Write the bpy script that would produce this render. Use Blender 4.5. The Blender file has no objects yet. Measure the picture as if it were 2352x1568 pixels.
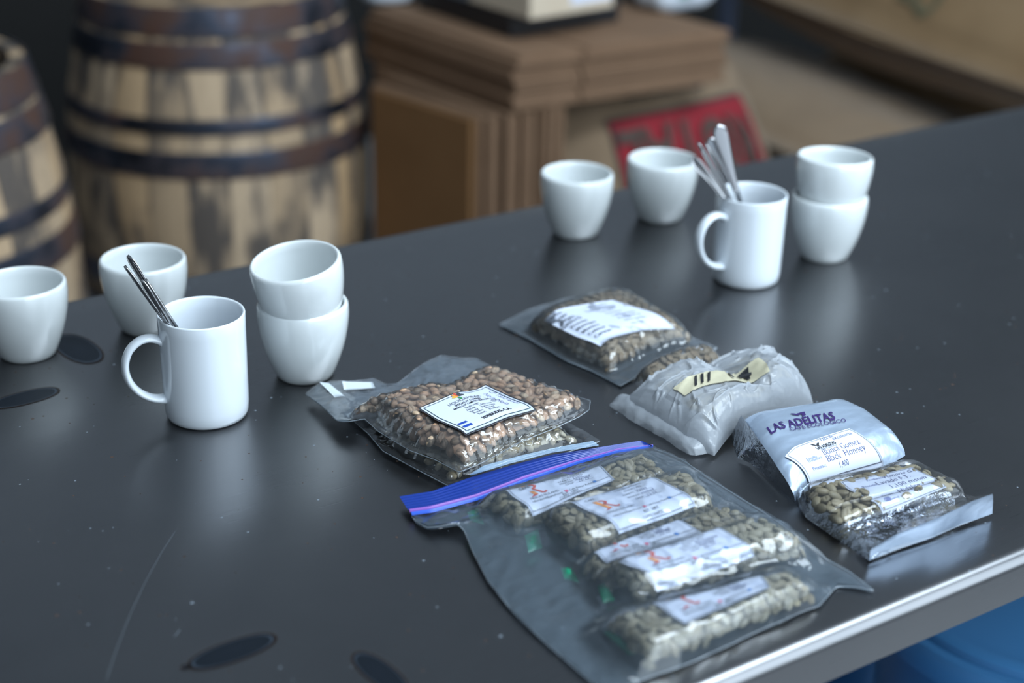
import bpy, bmesh, math, random
import numpy as np
from mathutils import Vector, Matrix, noise, kdtree

random.seed(7); np.random.seed(7)
SC = bpy.context.scene
COL = SC.collection

# ------------------------------------------------------------------ camera
CX, CY = 1176.0, 784.0
VX, VY = 7192.0, -739.0          # vanishing point of the table's long edges
NX, NY = 1005.0, 8964.0          # vanishing point of the verticals
FPX = math.sqrt(-((NX-CX)*(VX-CX)+(NY-CY)*(VY-CY)))
def _c(x, y): return np.array([x-CX, -(y-CY), FPX])
_Z = -_c(NX, NY); _Z /= np.linalg.norm(_Z)
_X = _c(VX, VY); _X /= np.linalg.norm(_X)
_Y = np.cross(_Z, _X)
if _Y[2] < 0: _Y = -_Y
MW = np.array([_X, _Y, _Z])
TT = 0.90                        # table top height
CAMP = np.array([0, 0, TT+0.688])
cam = bpy.data.objects.new('camera', bpy.data.cameras.new('camera')); COL.objects.link(cam)
R_, U_, F_ = MW[:, 0], MW[:, 1], MW[:, 2]
m4 = Matrix.Identity(4)
for i in range(3):
    m4[i][0] = R_[i]; m4[i][1] = U_[i]; m4[i][2] = -F_[i]; m4[i][3] = CAMP[i]
cam.matrix_world = m4
cam.data.sensor_width = 36.0
cam.data.lens = FPX/2352*36
cam.data.clip_start = 0.02
cam.data.dof.use_dof = True
cam.data.dof.focus_distance = 1.43
cam.data.dof.aperture_fstop = 2.6
SC.camera = cam

# ------------------------------------------------------------------ exposure
SC.view_settings.view_transform = 'Standard'
SC.view_settings.look = 'None'
SC.view_settings.exposure = 0.1
SC.view_settings.gamma = 1.0
SC.view_settings.use_curve_mapping = False
SC.cycles.transparent_max_bounces = 24
SC.cycles.max_bounces = 8
SC.cycles.diffuse_bounces = 3
SC.cycles.glossy_bounces = 4
SC.cycles.caustics_reflective = False
SC.cycles.caustics_refractive = False

# ------------------------------------------------------------------ world and daylight
w = bpy.data.worlds.new('overcast'); SC.world = w; w.use_nodes = True
bg = w.node_tree.nodes['Background']
bg.inputs[0].default_value = (0.62, 0.80, 1.0, 1); bg.inputs[1].default_value = 0.6
def area(name, loc, target, sx, sy, power, col):
    l = bpy.data.lights.new(name, 'AREA'); l.shape = 'RECTANGLE'; l.size = sx; l.size_y = sy
    l.energy = power; l.color = col
    o = bpy.data.objects.new(name, l); COL.objects.link(o); o.location = loc
    o.rotation_euler = (Vector(target)-Vector(loc)).to_track_quat('-Z', 'Y').to_euler()
    return o
# daylight entering by the tall window wall just behind the camera and by the side window
area('daylight_door', (2.2, -1.12, 2.15), (2.2, 1.0, 2.15), 4.4, 2.7, 120, (0.77, 0.90, 1.0))
area('overhead_fill', (1.9, .05, 3.78), (1.9, .05, 0), 2.6, 1.1, 135, (0.77, 0.90, 1.0))  # added overhead fill lamp, brightens the upward-facing surfaces on the table
area('daylight_window', (5.9, 1.3, 2.0), (1.0, 1.3, 1.2), 2.4, 1.6, 22, (0.80, 0.91, 1.0))

# ------------------------------------------------------------------ node helpers
class NT:
    def __init__(s, name):
        s.m = bpy.data.materials.new(name); s.m.use_nodes = True
        s.t = s.m.node_tree; s.t.nodes.clear()
        s.out = s.n('ShaderNodeOutputMaterial')
    def n(s, typ, ins=None, **kw):
        nd = s.t.nodes.new(typ)
        for k, v in kw.items(): setattr(nd, k, v)
        for k, v in (ins or {}).items(): s.set(nd, k, v)
        return nd
    def set(s, nd, k, v):
        if isinstance(v, bpy.types.NodeSocket): s.t.links.new(v, nd.inputs[k])
        else: nd.inputs[k].default_value = v
    def surf(s, sock): s.t.links.new(sock, s.out.inputs['Surface']); return s.m
    def ramp(s, fac, stops, interp='LINEAR'):
        r = s.n('ShaderNodeValToRGB', {'Fac': fac}); cr = r.color_ramp; cr.interpolation = interp
        while len(cr.elements) < len(stops): cr.elements.new(0.5)
        for e, (p, c) in zip(cr.elements, stops):
            e.position = p; e.color = c if len(c) == 4 else (*c, 1)
        return r.outputs['Color']
    def coord(s, which='Object', scale=(1, 1, 1), rot=(0, 0, 0)):
        t = s.n('ShaderNodeTexCoord')
        mp = s.n('ShaderNodeMapping', {'Vector': t.outputs[which], 'Scale': scale, 'Rotation': rot})
        return mp.outputs[0]
    def noise(s, vec, scale, detail=3, rough=.5, out='Fac'):
        return s.n('ShaderNodeTexNoise', {'Vector': vec, 'Scale': scale, 'Detail': detail, 'Roughness': rough}).outputs[out]
    def math(s, op, a, b=0.0):
        return s.n('ShaderNodeMath', {0: a, 1: b}, operation=op).outputs[0]
    def mix(s, fac, a, b, blend='MIX'):
        nd = s.n('ShaderNodeMix', data_type='RGBA', blend_type=blend)
        s.set(nd, 0, fac); s.set(nd, 6, a); s.set(nd, 7, b)
        return nd.outputs[2]
    def bump(s, h, strength=.3, dist=.01, normal=None):
        b = s.n('ShaderNodeBump', {'Height': h, 'Strength': strength, 'Distance': dist})
        if normal is not None: s.set(b, 'Normal', normal)
        return b.outputs[0]
    def pbr(s, **kw):
        p = s.n('ShaderNodeBsdfPrincipled')
        names = dict(color='Base Color', rough='Roughness', metal='Metallic', normal='Normal', spec='Specular IOR Level',
                     aniso='Anisotropic', tangent='Tangent', coat='Coat Weight', coatrough='Coat Roughness', sub='Subsurface Weight',
                     trans='Transmission Weight', alpha='Alpha', sheen='Sheen Weight')
        for k, v in kw.items():
            if k in ('color',) and isinstance(v, tuple) and len(v) == 3: v = (*v, 1)
            s.set(p, names[k], v)
        return p.outputs[0]
    def mixs(s, fac, a, b):
        nd = s.n('ShaderNodeMixShader'); s.set(nd, 0, fac)
        s.t.links.new(a, nd.inputs[1]); s.t.links.new(b, nd.inputs[2]); return nd.outputs[0]

def srgb(r, g, b):
    f = lambda c: (c/255/12.92) if c <= 10 else ((c/255+.055)/1.055)**2.4
    return (f(r), f(g), f(b), 1)

def plain(name, col, rough=.5, metal=0.0, **kw):
    t = NT(name); return t.surf(t.pbr(color=col, rough=rough, metal=metal, **kw))

MAT = {}
def mat_steel():
    t = NT('brushed_steel')
    v = t.coord('Object', (3, 160, 160))
    br = t.noise(v, 4, 4, .6)
    v2 = t.coord('Object', (1, 1, 1))
    blot = t.noise(v2, 3.5, 4, .6)
    rough = t.math('ADD', t.math('MULTIPLY', br, .10), t.math('ADD', t.math('MULTIPLY', blot, .10), .20))
    col = t.mix(blot, srgb(120, 121, 124), srgb(140, 140, 142))
    tan = t.n('ShaderNodeTangent', direction_type='UV_MAP')
    base = t.pbr(color=col, rough=rough, metal=1.0, aniso=.55, tangent=tan.outputs[0], normal=t.bump(br, .05, .001))
    # crumbs and dust: tiny specks of two sizes, grey-white or brown
    fac = None
    for sc_, th, sd in ((55, .10, 0.), (120, .15, 5.)):
        vv = t.coord('Object', (sc_, sc_, .001))
        vo = t.n('ShaderNodeTexVoronoi', {'Vector': vv, 'Scale': 1.0, 'Randomness': 1.0})
        rnd = t.n('ShaderNodeSeparateColor', {0: vo.outputs['Color']})
        keep = t.math('GREATER_THAN', rnd.outputs[0], .66)
        sz = t.math('MULTIPLY', rnd.outputs[1], th)
        f = t.math('MULTIPLY', t.math('LESS_THAN', vo.outputs['Distance'], sz), keep)
        c = t.ramp(rnd.outputs[2], [(0, srgb(70, 50, 38)), (.3, srgb(25, 22, 20)), (.45, srgb(150, 158, 165)), (.9, srgb(120, 130, 140))], 'CONSTANT')
        if fac is None: fac, cc = f, c
        else:
            cc = t.mix(f, cc, c); fac = t.math('MAXIMUM', fac, f)
    dust = t.pbr(color=cc, rough=.9)
    return t.surf(t.mixs(t.math('MULTIPLY', fac, .8), base, dust))
MAT['steel'] = mat_steel()

def mat_porcelain(name, col):
    t = NT(name)
    return t.surf(t.pbr(color=col, rough=.12, coat=.5, coatrough=.05, spec=.5))
MAT['mug'] = mat_porcelain('white_porcelain_mug', srgb(224, 231, 238))
MAT['cup'] = mat_porcelain('white_porcelain_cup', srgb(216, 221, 222))
MAT['cutlery'] = plain('polished_cutlery', srgb(190, 190, 192), .16, 1.0)

def mat_film(name, haze=.10, rough=.10, crinkle=.25, cscale=60, tint=(.86, .93, 1, 1), spec=1.0):
    """thin clear plastic: see-through, with a glossy skin and a little milky haze"""
    t = NT(name)
    v = t.coord('Object')
    n1 = t.noise(v, cscale, 3, .55); n2 = t.noise(v, cscale*.22, 2, .5)
    nrm = t.bump(t.math('ADD', n1, t.math('MULTIPLY', n2, 2.5)), crinkle, .004)
    fr = t.n('ShaderNodeFresnel', {'IOR': 1.50, 'Normal': nrm}).outputs[0]
    fr = t.math('MINIMUM', t.math('MULTIPLY', fr, 1.0*spec), 1.0)
    tr = t.n('ShaderNodeBsdfTransparent', {'Color': (.97, .98, 1, 1)}).outputs[0]
    di = t.n('ShaderNodeBsdfDiffuse', {'Color': tint}).outputs[0]
    tl = t.n('ShaderNodeBsdfTranslucent', {'Color': tint}).outputs[0]
    body = t.mixs(haze, tr, t.mixs(.4, di, tl))
    gl = t.n('ShaderNodeBsdfGlossy', {'Color': (1, 1, 1, 1), 'Roughness': rough, 'Normal': nrm}).outputs[0]
    return t.surf(t.mixs(fr, body, gl))
MAT['film_vac'] = mat_film('vacuum_film', .05, .045, .30, 90, spec=1.3)
MAT['film_zip'] = mat_film('freezer_bag_film', .065, .10, .30, 40, tint=(.66, .84, 1, 1), spec=.9)
MAT['film_small'] = mat_film('small_bag_film', .006, .05, .5, 55, spec=.75)
MAT['film_clear'] = mat_film('clear_sample_film', .06, .08, .35, 50)
MAT['film_pouch'] = mat_film('pouch_film', .03, .05, .35, 45)

def mat_silver():
    t = NT('silver_pouch')
    v = t.coord('Object')
    n1 = t.noise(v, 45, 3, .5); n2 = t.noise(t.coord('Object', (1, 2.5, 1)), 14, 2, .5)
    nrm = t.bump(t.math('ADD', t.math('MULTIPLY', n1, .5), t.math('MULTIPLY', n2, 2.2)), .35, .006)
    a = t.pbr(color=srgb(186, 204, 226), rough=.26, metal=.60, normal=nrm, spec=.8)
    return t.surf(a)
MAT['silver'] = mat_silver()
def mat_foil():
    t = NT('crinkled_foil')
    v = t.coord('Object')
    n1 = t.noise(v, 60, 4, .6)
    nrm = t.bump(n1, .6, .006)
    return t.surf(t.pbr(color=srgb(172, 178, 186), rough=.12, metal=1.0, normal=nrm))
MAT['foil'] = mat_foil()
def mat_white_plastic():
    t = NT('frosted_white_plastic')
    v = t.coord('Object')
    n1 = t.noise(v, 70, 3, .6)
    nrm = t.bump(n1, .35, .003)
    di = t.pbr(color=srgb(184, 190, 198), rough=.24, normal=nrm, spec=.7)
    tl = t.n('ShaderNodeBsdfTranslucent', {'Color': srgb(205, 212, 220)}).outputs[0]
    tr = t.n('ShaderNodeBsdfTransparent').outputs[0]
    return t.surf(t.mixs(.34, t.mixs(.25, di, tl), tr))
MAT['frost'] = mat_white_plastic()

def mat_bean(name, c0, c1, c2, c3):
    t = NT(name)
    oi = t.n('ShaderNodeObjectInfo').outputs['Random']
    base = t.ramp(oi, [(0, c0), (.4, c1), (.75, c2), (1, c3)])
    v = t.coord('Object')
    n = t.noise(v, 260, 3, .6)
    col = t.mix(t.math('MULTIPLY', n, .45), base, t.mix(.45, base, (.02, .015, .01, 1)))
    return t.surf(t.pbr(color=col, rough=.48, spec=.35, normal=t.bump(n, .25, .0006)))
MAT['bean_brown'] = mat_bean('honey_coffee_bean', srgb(132, 110, 88), srgb(182, 151, 125), srgb(195, 154, 123), srgb(204, 182, 155))
MAT['bean_green'] = mat_bean('green_coffee_bean', srgb(143, 134, 111), srgb(176, 167, 141), srgb(165, 151, 123), srgb(189, 182, 161))
MAT['bean_olive'] = mat_bean('olive_coffee_bean', srgb(123, 112, 88), srgb(162, 151, 123), srgb(151, 138, 109), srgb(178, 167, 141))
MAT['bean_dark'] = mat_bean('dull_coffee_bean', srgb(101, 88, 70), srgb(140, 125, 102), srgb(132, 112, 86), srgb(156, 140, 118))

MAT['paper'] = plain('label_paper', srgb(204, 212, 230), .6, spec=.3)
MAT['ink'] = plain('black_ink', srgb(26, 28, 34), .6)
MAT['grey_ink'] = plain('grey_ink', srgb(96, 100, 112), .6)
MAT['pale_ink'] = plain('pale_blue_ink', srgb(120, 130, 176), .6)
MAT['pen'] = plain('ballpoint_ink', srgb(62, 66, 118), .6)
MAT['purple_ink'] = plain('purple_ink', srgb(52, 32, 96), .45)
MAT['teal_ink'] = plain('dark_teal_ink', srgb(22, 58, 64), .5)
MAT['flag_blue'] = plain('flag_blue_ink', srgb(24, 66, 160), .5)
MAT['orange_ink'] = plain('orange_ink', srgb(232, 150, 70), .5)
MAT['red_ink'] = plain('red_ink', srgb(196, 78, 66), .5)
MAT['crimson_ink'] = plain('crimson_ink', srgb(186, 44, 62), .5)
MAT['yellow_ink'] = plain('yellow_ink', srgb(222, 180, 70), .5)
MAT['green_ink'] = plain('green_ink', srgb(50, 136, 76), .5)
MAT['charcoal_ink'] = plain('charcoal_ink', srgb(60, 64, 70), .5)
MAT['sky_ink'] = plain('blue_icon_ink', srgb(60, 120, 190), .5)
MAT['pink_ink'] = plain('pink_icon_ink', srgb(214, 96, 130), .5)
MAT['zip_blue'] = plain('zip_deep_blue', srgb(14, 50, 138), .30, spec=.6)
MAT['zip_mid'] = plain('zip_bright_blue', srgb(46, 92, 205), .30, spec=.6)
MAT['zip_pink'] = plain('zip_pink_seal', srgb(140, 90, 180), .35)
MAT['zip_green'] = plain('zip_green_seal', srgb(28, 140, 104), .35)
MAT['zip_lip'] = mat_film('zip_lip_film', .50, .18, .1, 60, tint=(.40, .66, .95, 1))
MAT['tape'] = plain('masking_tape', srgb(190, 184, 158), .6)
MAT['tape_white'] = plain('white_paper_tape', srgb(205, 214, 220), .6)

def mat_card(name, c0, c1, stripe=0):
    t = NT(name)
    v = t.coord('Object')
    n = t.noise(v, 9, 4, .6)
    n2 = t.noise(t.coord('Object', (3, 3, 300)), 2, 2)
    col = t.mix(n, c0, c1)
    if stripe: col = t.mix(t.math('MULTIPLY', n2, .35), col, (.03, .02, .015, 1))
    return t.surf(t.pbr(color=col, rough=.85, spec=.2, normal=t.bump(n, .1, .005)))
MAT['card'] = mat_card('cardboard', srgb(126, 98, 76), srgb(148, 118, 94), 1)
MAT['card_warm'] = mat_card('cardboard_face', srgb(112, 80, 50), srgb(128, 94, 62))
MAT['pale_box'] = mat_card('pale_carton', srgb(186, 168, 146), srgb(204, 190, 170))
MAT['black_plastic'] = plain('black_plastic', srgb(26, 28, 32), .35)

def mat_burlap(name, c0, c1):
    t = NT(name)
    v = t.coord('Object')
    n = t.noise(v, 5, 4, .6)
    wv = t.noise(t.coord('Object', (1, 1, 1)), 220, 2)
    col = t.mix(n, c0, c1)
    return t.surf(t.pbr(color=col, rough=.95, spec=.1, sheen=.15, normal=t.bump(wv, .35, .003)))
MAT['burlap'] = mat_burlap('burlap_grey', srgb(116, 97, 78), srgb(136, 116, 95))
MAT['burlap_gold'] = mat_burlap('burlap_gold', srgb(94, 72, 48), srgb(124, 102, 76))
MAT['sack_red'] = plain('red_sack_print', srgb(132, 24, 36), .9)
MAT['sack_letter'] = plain('brown_sack_letters', srgb(72, 58, 52), .9)
MAT['sack_black'] = plain('black_sack_print', srgb(44, 42, 44), .9)
MAT['sack_olive'] = plain('olive_sack_print', srgb(74, 72, 52), .9)

def mat_stave():
    t = NT('oak_stave')
    oi = t.n('ShaderNodeObjectInfo').outputs['Random']
    ofs = t.n('ShaderNodeCombineXYZ', {0: t.math('MULTIPLY', oi, 17.3), 1: t.math('MULTIPLY', oi, 7.7), 2: t.math('MULTIPLY', oi, 3.1)}).outputs[0]
    co = t.n('ShaderNodeTexCoord').outputs['Object']
    add = t.n('ShaderNodeVectorMath', {0: co, 1: ofs}, operation='ADD').outputs[0]
    mp = t.n('ShaderNodeMapping', {'Vector': add, 'Scale': (1, 1, .35)}).outputs[0]
    mp2 = t.n('ShaderNodeMapping', {'Vector': add, 'Scale': (6, 6, .35)}).outputs[0]
    grain = t.noise(mp2, 14, 4, .6)
    stain = t.noise(mp, 9, 5, .62)
    tone = t.ramp(oi, [(0, srgb(180, 156, 128)), (.5, srgb(206, 182, 154)), (1, srgb(190, 158, 120))])
    col = t.mix(t.math('MULTIPLY', grain, .4), tone, srgb(120, 92, 62))
    f = t.ramp(stain, [(.44, (0, 0, 0)), (.57, (1, 1, 1))])
    col = t.mix(t.math('MULTIPLY', f, .85), col, srgb(52, 54, 60))
    return t.surf(t.pbr(color=col, rough=.8, spec=.2, normal=t.bump(grain, .2, .004)))
MAT['stave'] = mat_stave()
def mat_hoop():
    t = NT('galvanised_hoop')
    v = t.coord('Object')
    n = t.noise(v, 7, 4, .6)
    n2 = t.noise(v, 30, 3, .6)
    rust = t.ramp(n, [(.44, (0, 0, 0)), (.60, (1, 1, 1))])
    col = t.mix(rust, srgb(78, 83, 96), t.mix(n2, srgb(84, 48, 30), srgb(70, 58, 54)))
    met = t.math('SUBTRACT', .95, t.math('MULTIPLY', rust, .8))
    return t.surf(t.pbr(color=col, rough=t.math('ADD', .36, t.math('MULTIPLY', rust, .35)), metal=met))
MAT['hoop'] = mat_hoop()

def mat_noise2(name, c0, c1, scale, rough=.8, bump=.1):
    t = NT(name); n = t.noise(t.coord('Object'), scale, 5, .6)
    return t.surf(t.pbr(color=t.mix(n, c0, c1), rough=rough, normal=t.bump(n, bump, .01)))
MAT['floor'] = mat_noise2('concrete_floor', srgb(140, 141, 144), srgb(164, 163, 162), 3, .6)
MAT['wall'] = mat_noise2('painted_wall', srgb(170, 173, 176), srgb(184, 186, 188), 2, .8)
MAT['wall_grey'] = mat_noise2('grey_back_wall', srgb(152, 156, 162), srgb(162, 166, 171), 2, .8)
MAT['wall_shade'] = mat_noise2('painted_wall_shade', srgb(20, 20, 20), srgb(28, 27, 26), 2, .9)
MAT['ceil'] = mat_noise2('dark_ceiling', srgb(206, 210, 214), srgb(214, 218, 222), 2, .9)
MAT['blue_bin'] = plain('blue_plastic_bin', srgb(66, 124, 176), .36)
MAT['post'] = plain('painted_post', srgb(120, 132, 160), .5, .3)

def mat_mark():
    t = NT('heat_mark')
    uv = t.n('ShaderNodeTexCoord').outputs['UV']
    r = t.n('ShaderNodeSeparateXYZ', {0: uv}).outputs[0]
    col = t.ramp(r, [(0, srgb(20, 26, 34)), (.74, srgb(18, 24, 31)), (.79, srgb(52, 60, 70)), (.83, srgb(16, 15, 16)), (.90, srgb(40, 28, 22)), (1, srgb(64, 48, 38))])
    a = t.ramp(r, [(0, (1, 1, 1)), (.88, (1, 1, 1)), (1, (0, 0, 0))])
    p = t.pbr(color=col, rough=.40, spec=.16)
    tr = t.n('ShaderNodeBsdfTransparent').outputs[0]
    return t.surf(t.mixs(a, tr, p))
MAT['mark'] = mat_mark()

# ------------------------------------------------------------------ object helpers
def at(px, py, z):
    """world point on the horizontal plane z seen at pixel (px, py) of the photograph"""
    d = MW @ _c(px, py); s = (z-CAMP[2])/d[2]
    return CAMP + d*s
def proj(P):
    v = np.asarray(P, float)-CAMP
    c = v @ np.stack([R_, U_, F_], 1)
    return np.stack([CX+FPX*c[..., 0]/c[..., 2], CY-FPX*c[..., 1]/c[..., 2]], -1)

def wloc(parent):
    l = Vector((0, 0, 0))
    while parent is not None:
        l += parent.location; parent = parent.parent
    return l
def tag(o, label=None, cat=None, group=None, kind=None):
    if label: o['label'] = label
    if cat: o['category'] = cat
    if group: o['group'] = group
    if kind: o['kind'] = kind
    return o
def thing(name, label, cat, loc, group=None):
    o = bpy.data.objects.new(name, None); COL.objects.link(o); o.location = Vector([float(c) for c in loc])
    o.empty_display_size = .05
    return tag(o, label, cat, group)
def link(name, me, parent=None):
    o = bpy.data.objects.new(name, me); COL.objects.link(o)
    if parent is not None: o.parent = parent
    return o
def mesh(name, verts, faces, mat, parent=None, smooth=True, world=True, fmat=None, uv=None, up=False):
    me = bpy.data.meshes.new(name)
    off = wloc(parent) if (parent is not None and world) else Vector((0, 0, 0))
    me.from_pydata([(float(v[0])-off.x, float(v[1])-off.y, float(v[2])-off.z) for v in verts], [], [tuple(int(i) for i in f) for f in faces])
    mats = mat if isinstance(mat, (list, tuple)) else [mat]
    for mm in mats: me.materials.append(MAT[mm] if isinstance(mm, str) else mm)
    if smooth: me.polygons.foreach_set('use_smooth', [True]*len(me.polygons))
    if fmat is not None: me.polygons.foreach_set('material_index', list(fmat))
    if uv is not None:
        l = me.uv_layers.new(name='UVMap')
        for lp in me.loops: l.data[lp.index].uv = uv[lp.vertex_index]
    me.update()
    if up:
        if sum(p.normal.z*p.area for p in me.polygons) < 0: me.flip_normals()
    return link(name, me, parent)

class MB:
    def __init__(s): s.v = []; s.f = []; s.m = []
    def add(s, v, f, m=0):
        b = len(s.v); s.v += [tuple(x) for x in v]; s.f += [tuple(i+b for i in q) for q in f]; s.m += [m]*len(f)
    def box(s, c, h, ax=None, bev=0.0, m=0):
        """centre c, half sizes h, optional 3 axis vectors; chamfered when bev > 0"""
        A = np.array(ax if ax is not None else np.eye(3), float)
        bm = bmesh.new(); bmesh.ops.create_cube(bm, size=2.0)
        for v in bm.verts: v.co = Vector((v.co.x*h[0], v.co.y*h[1], v.co.z*h[2]))
        if bev: bmesh.ops.bevel(bm, geom=bm.edges[:], offset=bev, segments=2, affect='EDGES', profile=.5)
        bm.verts.index_update()
        vs = [np.array(c)+A[0]*v.co.x+A[1]*v.co.y+A[2]*v.co.z for v in bm.verts]
        s.add(vs, [[v.index for v in f.verts] for f in bm.faces], m); bm.free()
    def lathe(s, prof, n=48, c=(0, 0, 0), m=0):
        vs = []; fs = []; k = len(prof)
        for i in range(n):
            a = 2*math.pi*i/n; ca, sa = math.cos(a), math.sin(a)
            for r, z in prof: vs.append((c[0]+r*ca, c[1]+r*sa, c[2]+z))
        for i in range(n):
            j = (i+1) % n
            for q in range(k-1):
                if prof[q][0] < 1e-7: fs.append((i*k+q, j*k+q+1, i*k+q+1))
                elif prof[q+1][0] < 1e-7: fs.append((i*k+q, j*k+q, i*k+q+1))
                else: fs.append((i*k+q, j*k+q, j*k+q+1, i*k+q+1))
        s.add(vs, fs, m)
    def sweep(s, pts, radii, n=10, side=None, m=0, cap=True):
        """tube with elliptical section (rw, rt) along pts; side = width direction"""
        P = [np.array(p, float) for p in pts]; vs = []; fs = []
        for i, p in enumerate(P):
            t = P[min(i+1, len(P)-1)]-P[max(i-1, 0)]; t /= np.linalg.norm(t)
            sd = np.array(side, float) if side is not None else np.array([0, 0, 1.])
            sd = sd-t*(sd@t); sd /= np.linalg.norm(sd); nn = np.cross(t, sd)
            rw, rt = radii[i]
            for k in range(n):
                a = 2*math.pi*k/n; vs.append(p+sd*rw*math.cos(a)+nn*rt*math.sin(a))
        for i in range(len(P)-1):
            for k in range(n):
                l = (k+1) % n; fs.append((i*n+k, i*n+l, (i+1)*n+l, (i+1)*n+k))
        if cap:
            fs.append(tuple(range(n-1, -1, -1))); b = (len(P)-1)*n; fs.append(tuple(range(b, b+n)))
        s.add(vs, fs, m)
    def build(s, name, mat, parent=None, smooth=True, world=True):
        return mesh(name, s.v, s.f, mat, parent, smooth, world, s.m)
def sharp(o, deg=35):
    try: o.data.set_sharp_from_angle(angle=math.radians(deg))
    except Exception: pass
    return o
def copy_tree(o, parent=None):
    c = o.copy(); COL.objects.link(c)
    if parent is not None: c.parent = parent
    for ch in o.children: copy_tree(ch, c)
    return c

# ------------------------------------------------------------------ the room
def slab(name, c, h, mat):
    b = MB(); b.box(c, h); o = b.build(name, mat, smooth=False); o['kind'] = 'structure'; return o
RX0, RX1, RY0, RY1, RZ = -2.6, 6.0, -1.1, 4.6, 3.8
slab('floor', ((RX0+RX1)/2, (RY0+RY1)/2, -.05), ((RX1-RX0)/2, (RY1-RY0)/2, .05), 'floor')
b = MB()   # ceiling with an opening made for the added overhead fill lamp (x 0.6..3.2, y -0.5..0.6)
b.box(((RX0+.6)/2, (RY0+RY1)/2, RZ+.05), ((.6-RX0)/2, (RY1-RY0)/2, .05)); b.box(((3.2+RX1)/2, (RY0+RY1)/2, RZ+.05), ((RX1-3.2)/2, (RY1-RY0)/2, .05))
b.box((1.9, (RY0-.5)/2, RZ+.05), (1.3, (-.5-RY0)/2, .05)); b.box((1.9, (.6+RY1)/2, RZ+.05), (1.3, (RY1-.6)/2, .05))
o = b.build('ceiling', 'ceil', smooth=False); o['kind'] = 'structure'
slab('wall_back', ((RX0+RX1)/2, RY1+.05, RZ/2), ((RX1-RX0)/2, .05, RZ/2), 'wall_grey')
slab('shade_panel_1', ((RX0+RX1)/2, RY1-.01, .65), ((RX1-RX0)/2, .01, .65), 'wall_shade')  # near-black panel, paints in the shade behind the barrels
slab('wall_left', (RX0-.05, (RY0+RY1)/2, RZ/2), (.05, (RY1-RY0)/2, RZ/2), 'wall')
# front wall behind the camera, with its tall window opening (x 0..4.4, z 0.8..3.5)
b = MB()
b.box(((RX0+0)/2, RY0-.05, RZ/2), ((0-RX0)/2, .05, RZ/2)); b.box(((4.4+RX1)/2, RY0-.05, RZ/2), ((RX1-4.4)/2, .05, RZ/2))
b.box((2.2, RY0-.05, (3.5+RZ)/2), (2.2, .05, (RZ-3.5)/2)); b.box((2.2, RY0-.05, .4), (2.2, .05, .4))
o = b.build('wall_front', 'wall', smooth=False); o['kind'] = 'structure'
# right wall with a window opening (y 0.1..2.5, z 1.2..2.8)
b = MB()
b.box((RX1+.05, (RY0+.1)/2, RZ/2), (.05, (.1-RY0)/2, RZ/2)); b.box((RX1+.05, (2.5+RY1)/2, RZ/2), (.05, (RY1-2.5)/2, RZ/2))
b.box((RX1+.05, 1.3, .6), (.05, 1.2, .6)); b.box((RX1+.05, 1.3, 3.2), (.05, 1.2, .4))
o = b.build('wall_right', 'wall', smooth=False); o['kind'] = 'structure'

# ------------------------------------------------------------------ the steel table
TX0, TX1, TY0, TY1 = -.55, 3.05, .698, 1.615
tab = thing('steel_table', 'long brushed steel work table with rolled front edge, cups and bean bags on it', 'table', ((TX0+TX1)/2, (TY0+TY1)/2, 0))
AP = .042; RR = .012
sec = [(TY0+.006, TT-AP-.004), (TY0, TT-AP)]
for k in range(0, 9):
    a = math.pi-(math.pi/2)*k/8; sec.append((TY0+RR+RR*math.cos(a), TT-RR+RR*math.sin(a)))
for k in range(1, 24): sec.append((TY0+RR+(TY1-.004-TY0-RR)*k/24, TT))
for k in range(0, 5):
    a = math.pi/2*(1-k/4); sec.append((TY1-.004+.004*math.cos(a), TT-.004+.004*math.sin(a)))
sec.append((TY1, TT-AP)); sec.append((TY1-.01, TT-AP)); sec.append((TY1-.01, TT-.006)); sec.append((TY0+.012, TT-.016)); sec.append((TY0+.006, TT-AP-.004))
NXX = 40; vs = []; fs = []; uvs = []
for i in range(NXX+1):
    x = TX0+(TX1-TX0)*i/NXX
    for (y, z) in sec: vs.append((x, y, z)); uvs.append((x, y))
k = len(sec)
for i in range(NXX):
    for q in range(k-1): fs.append((i*k+q, (i+1)*k+q, (i+1)*k+q+1, i*k+q+1))
fs.append(tuple(range(k-1))); fs.append(tuple(range(NXX*k+k-2, NXX*k-1, -1)))
top = mesh('tabletop', vs, fs, 'steel', tab, True, True, None, uvs); sharp(top, 50)
for x in (TX0+.12, TX1-.12):
    for y in (TY0+.12, TY1-.10):
        lb = MB(); lb.lathe([(0, 0), (.024, 0), (.026, .02), (.02, .03), (.02, TT-.05), (.034, TT-.05), (.034, TT-.02), (0, TT-.02)], 20, (x, y, 0))
        sharp(lb.build('leg', 'steel', tab))
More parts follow.
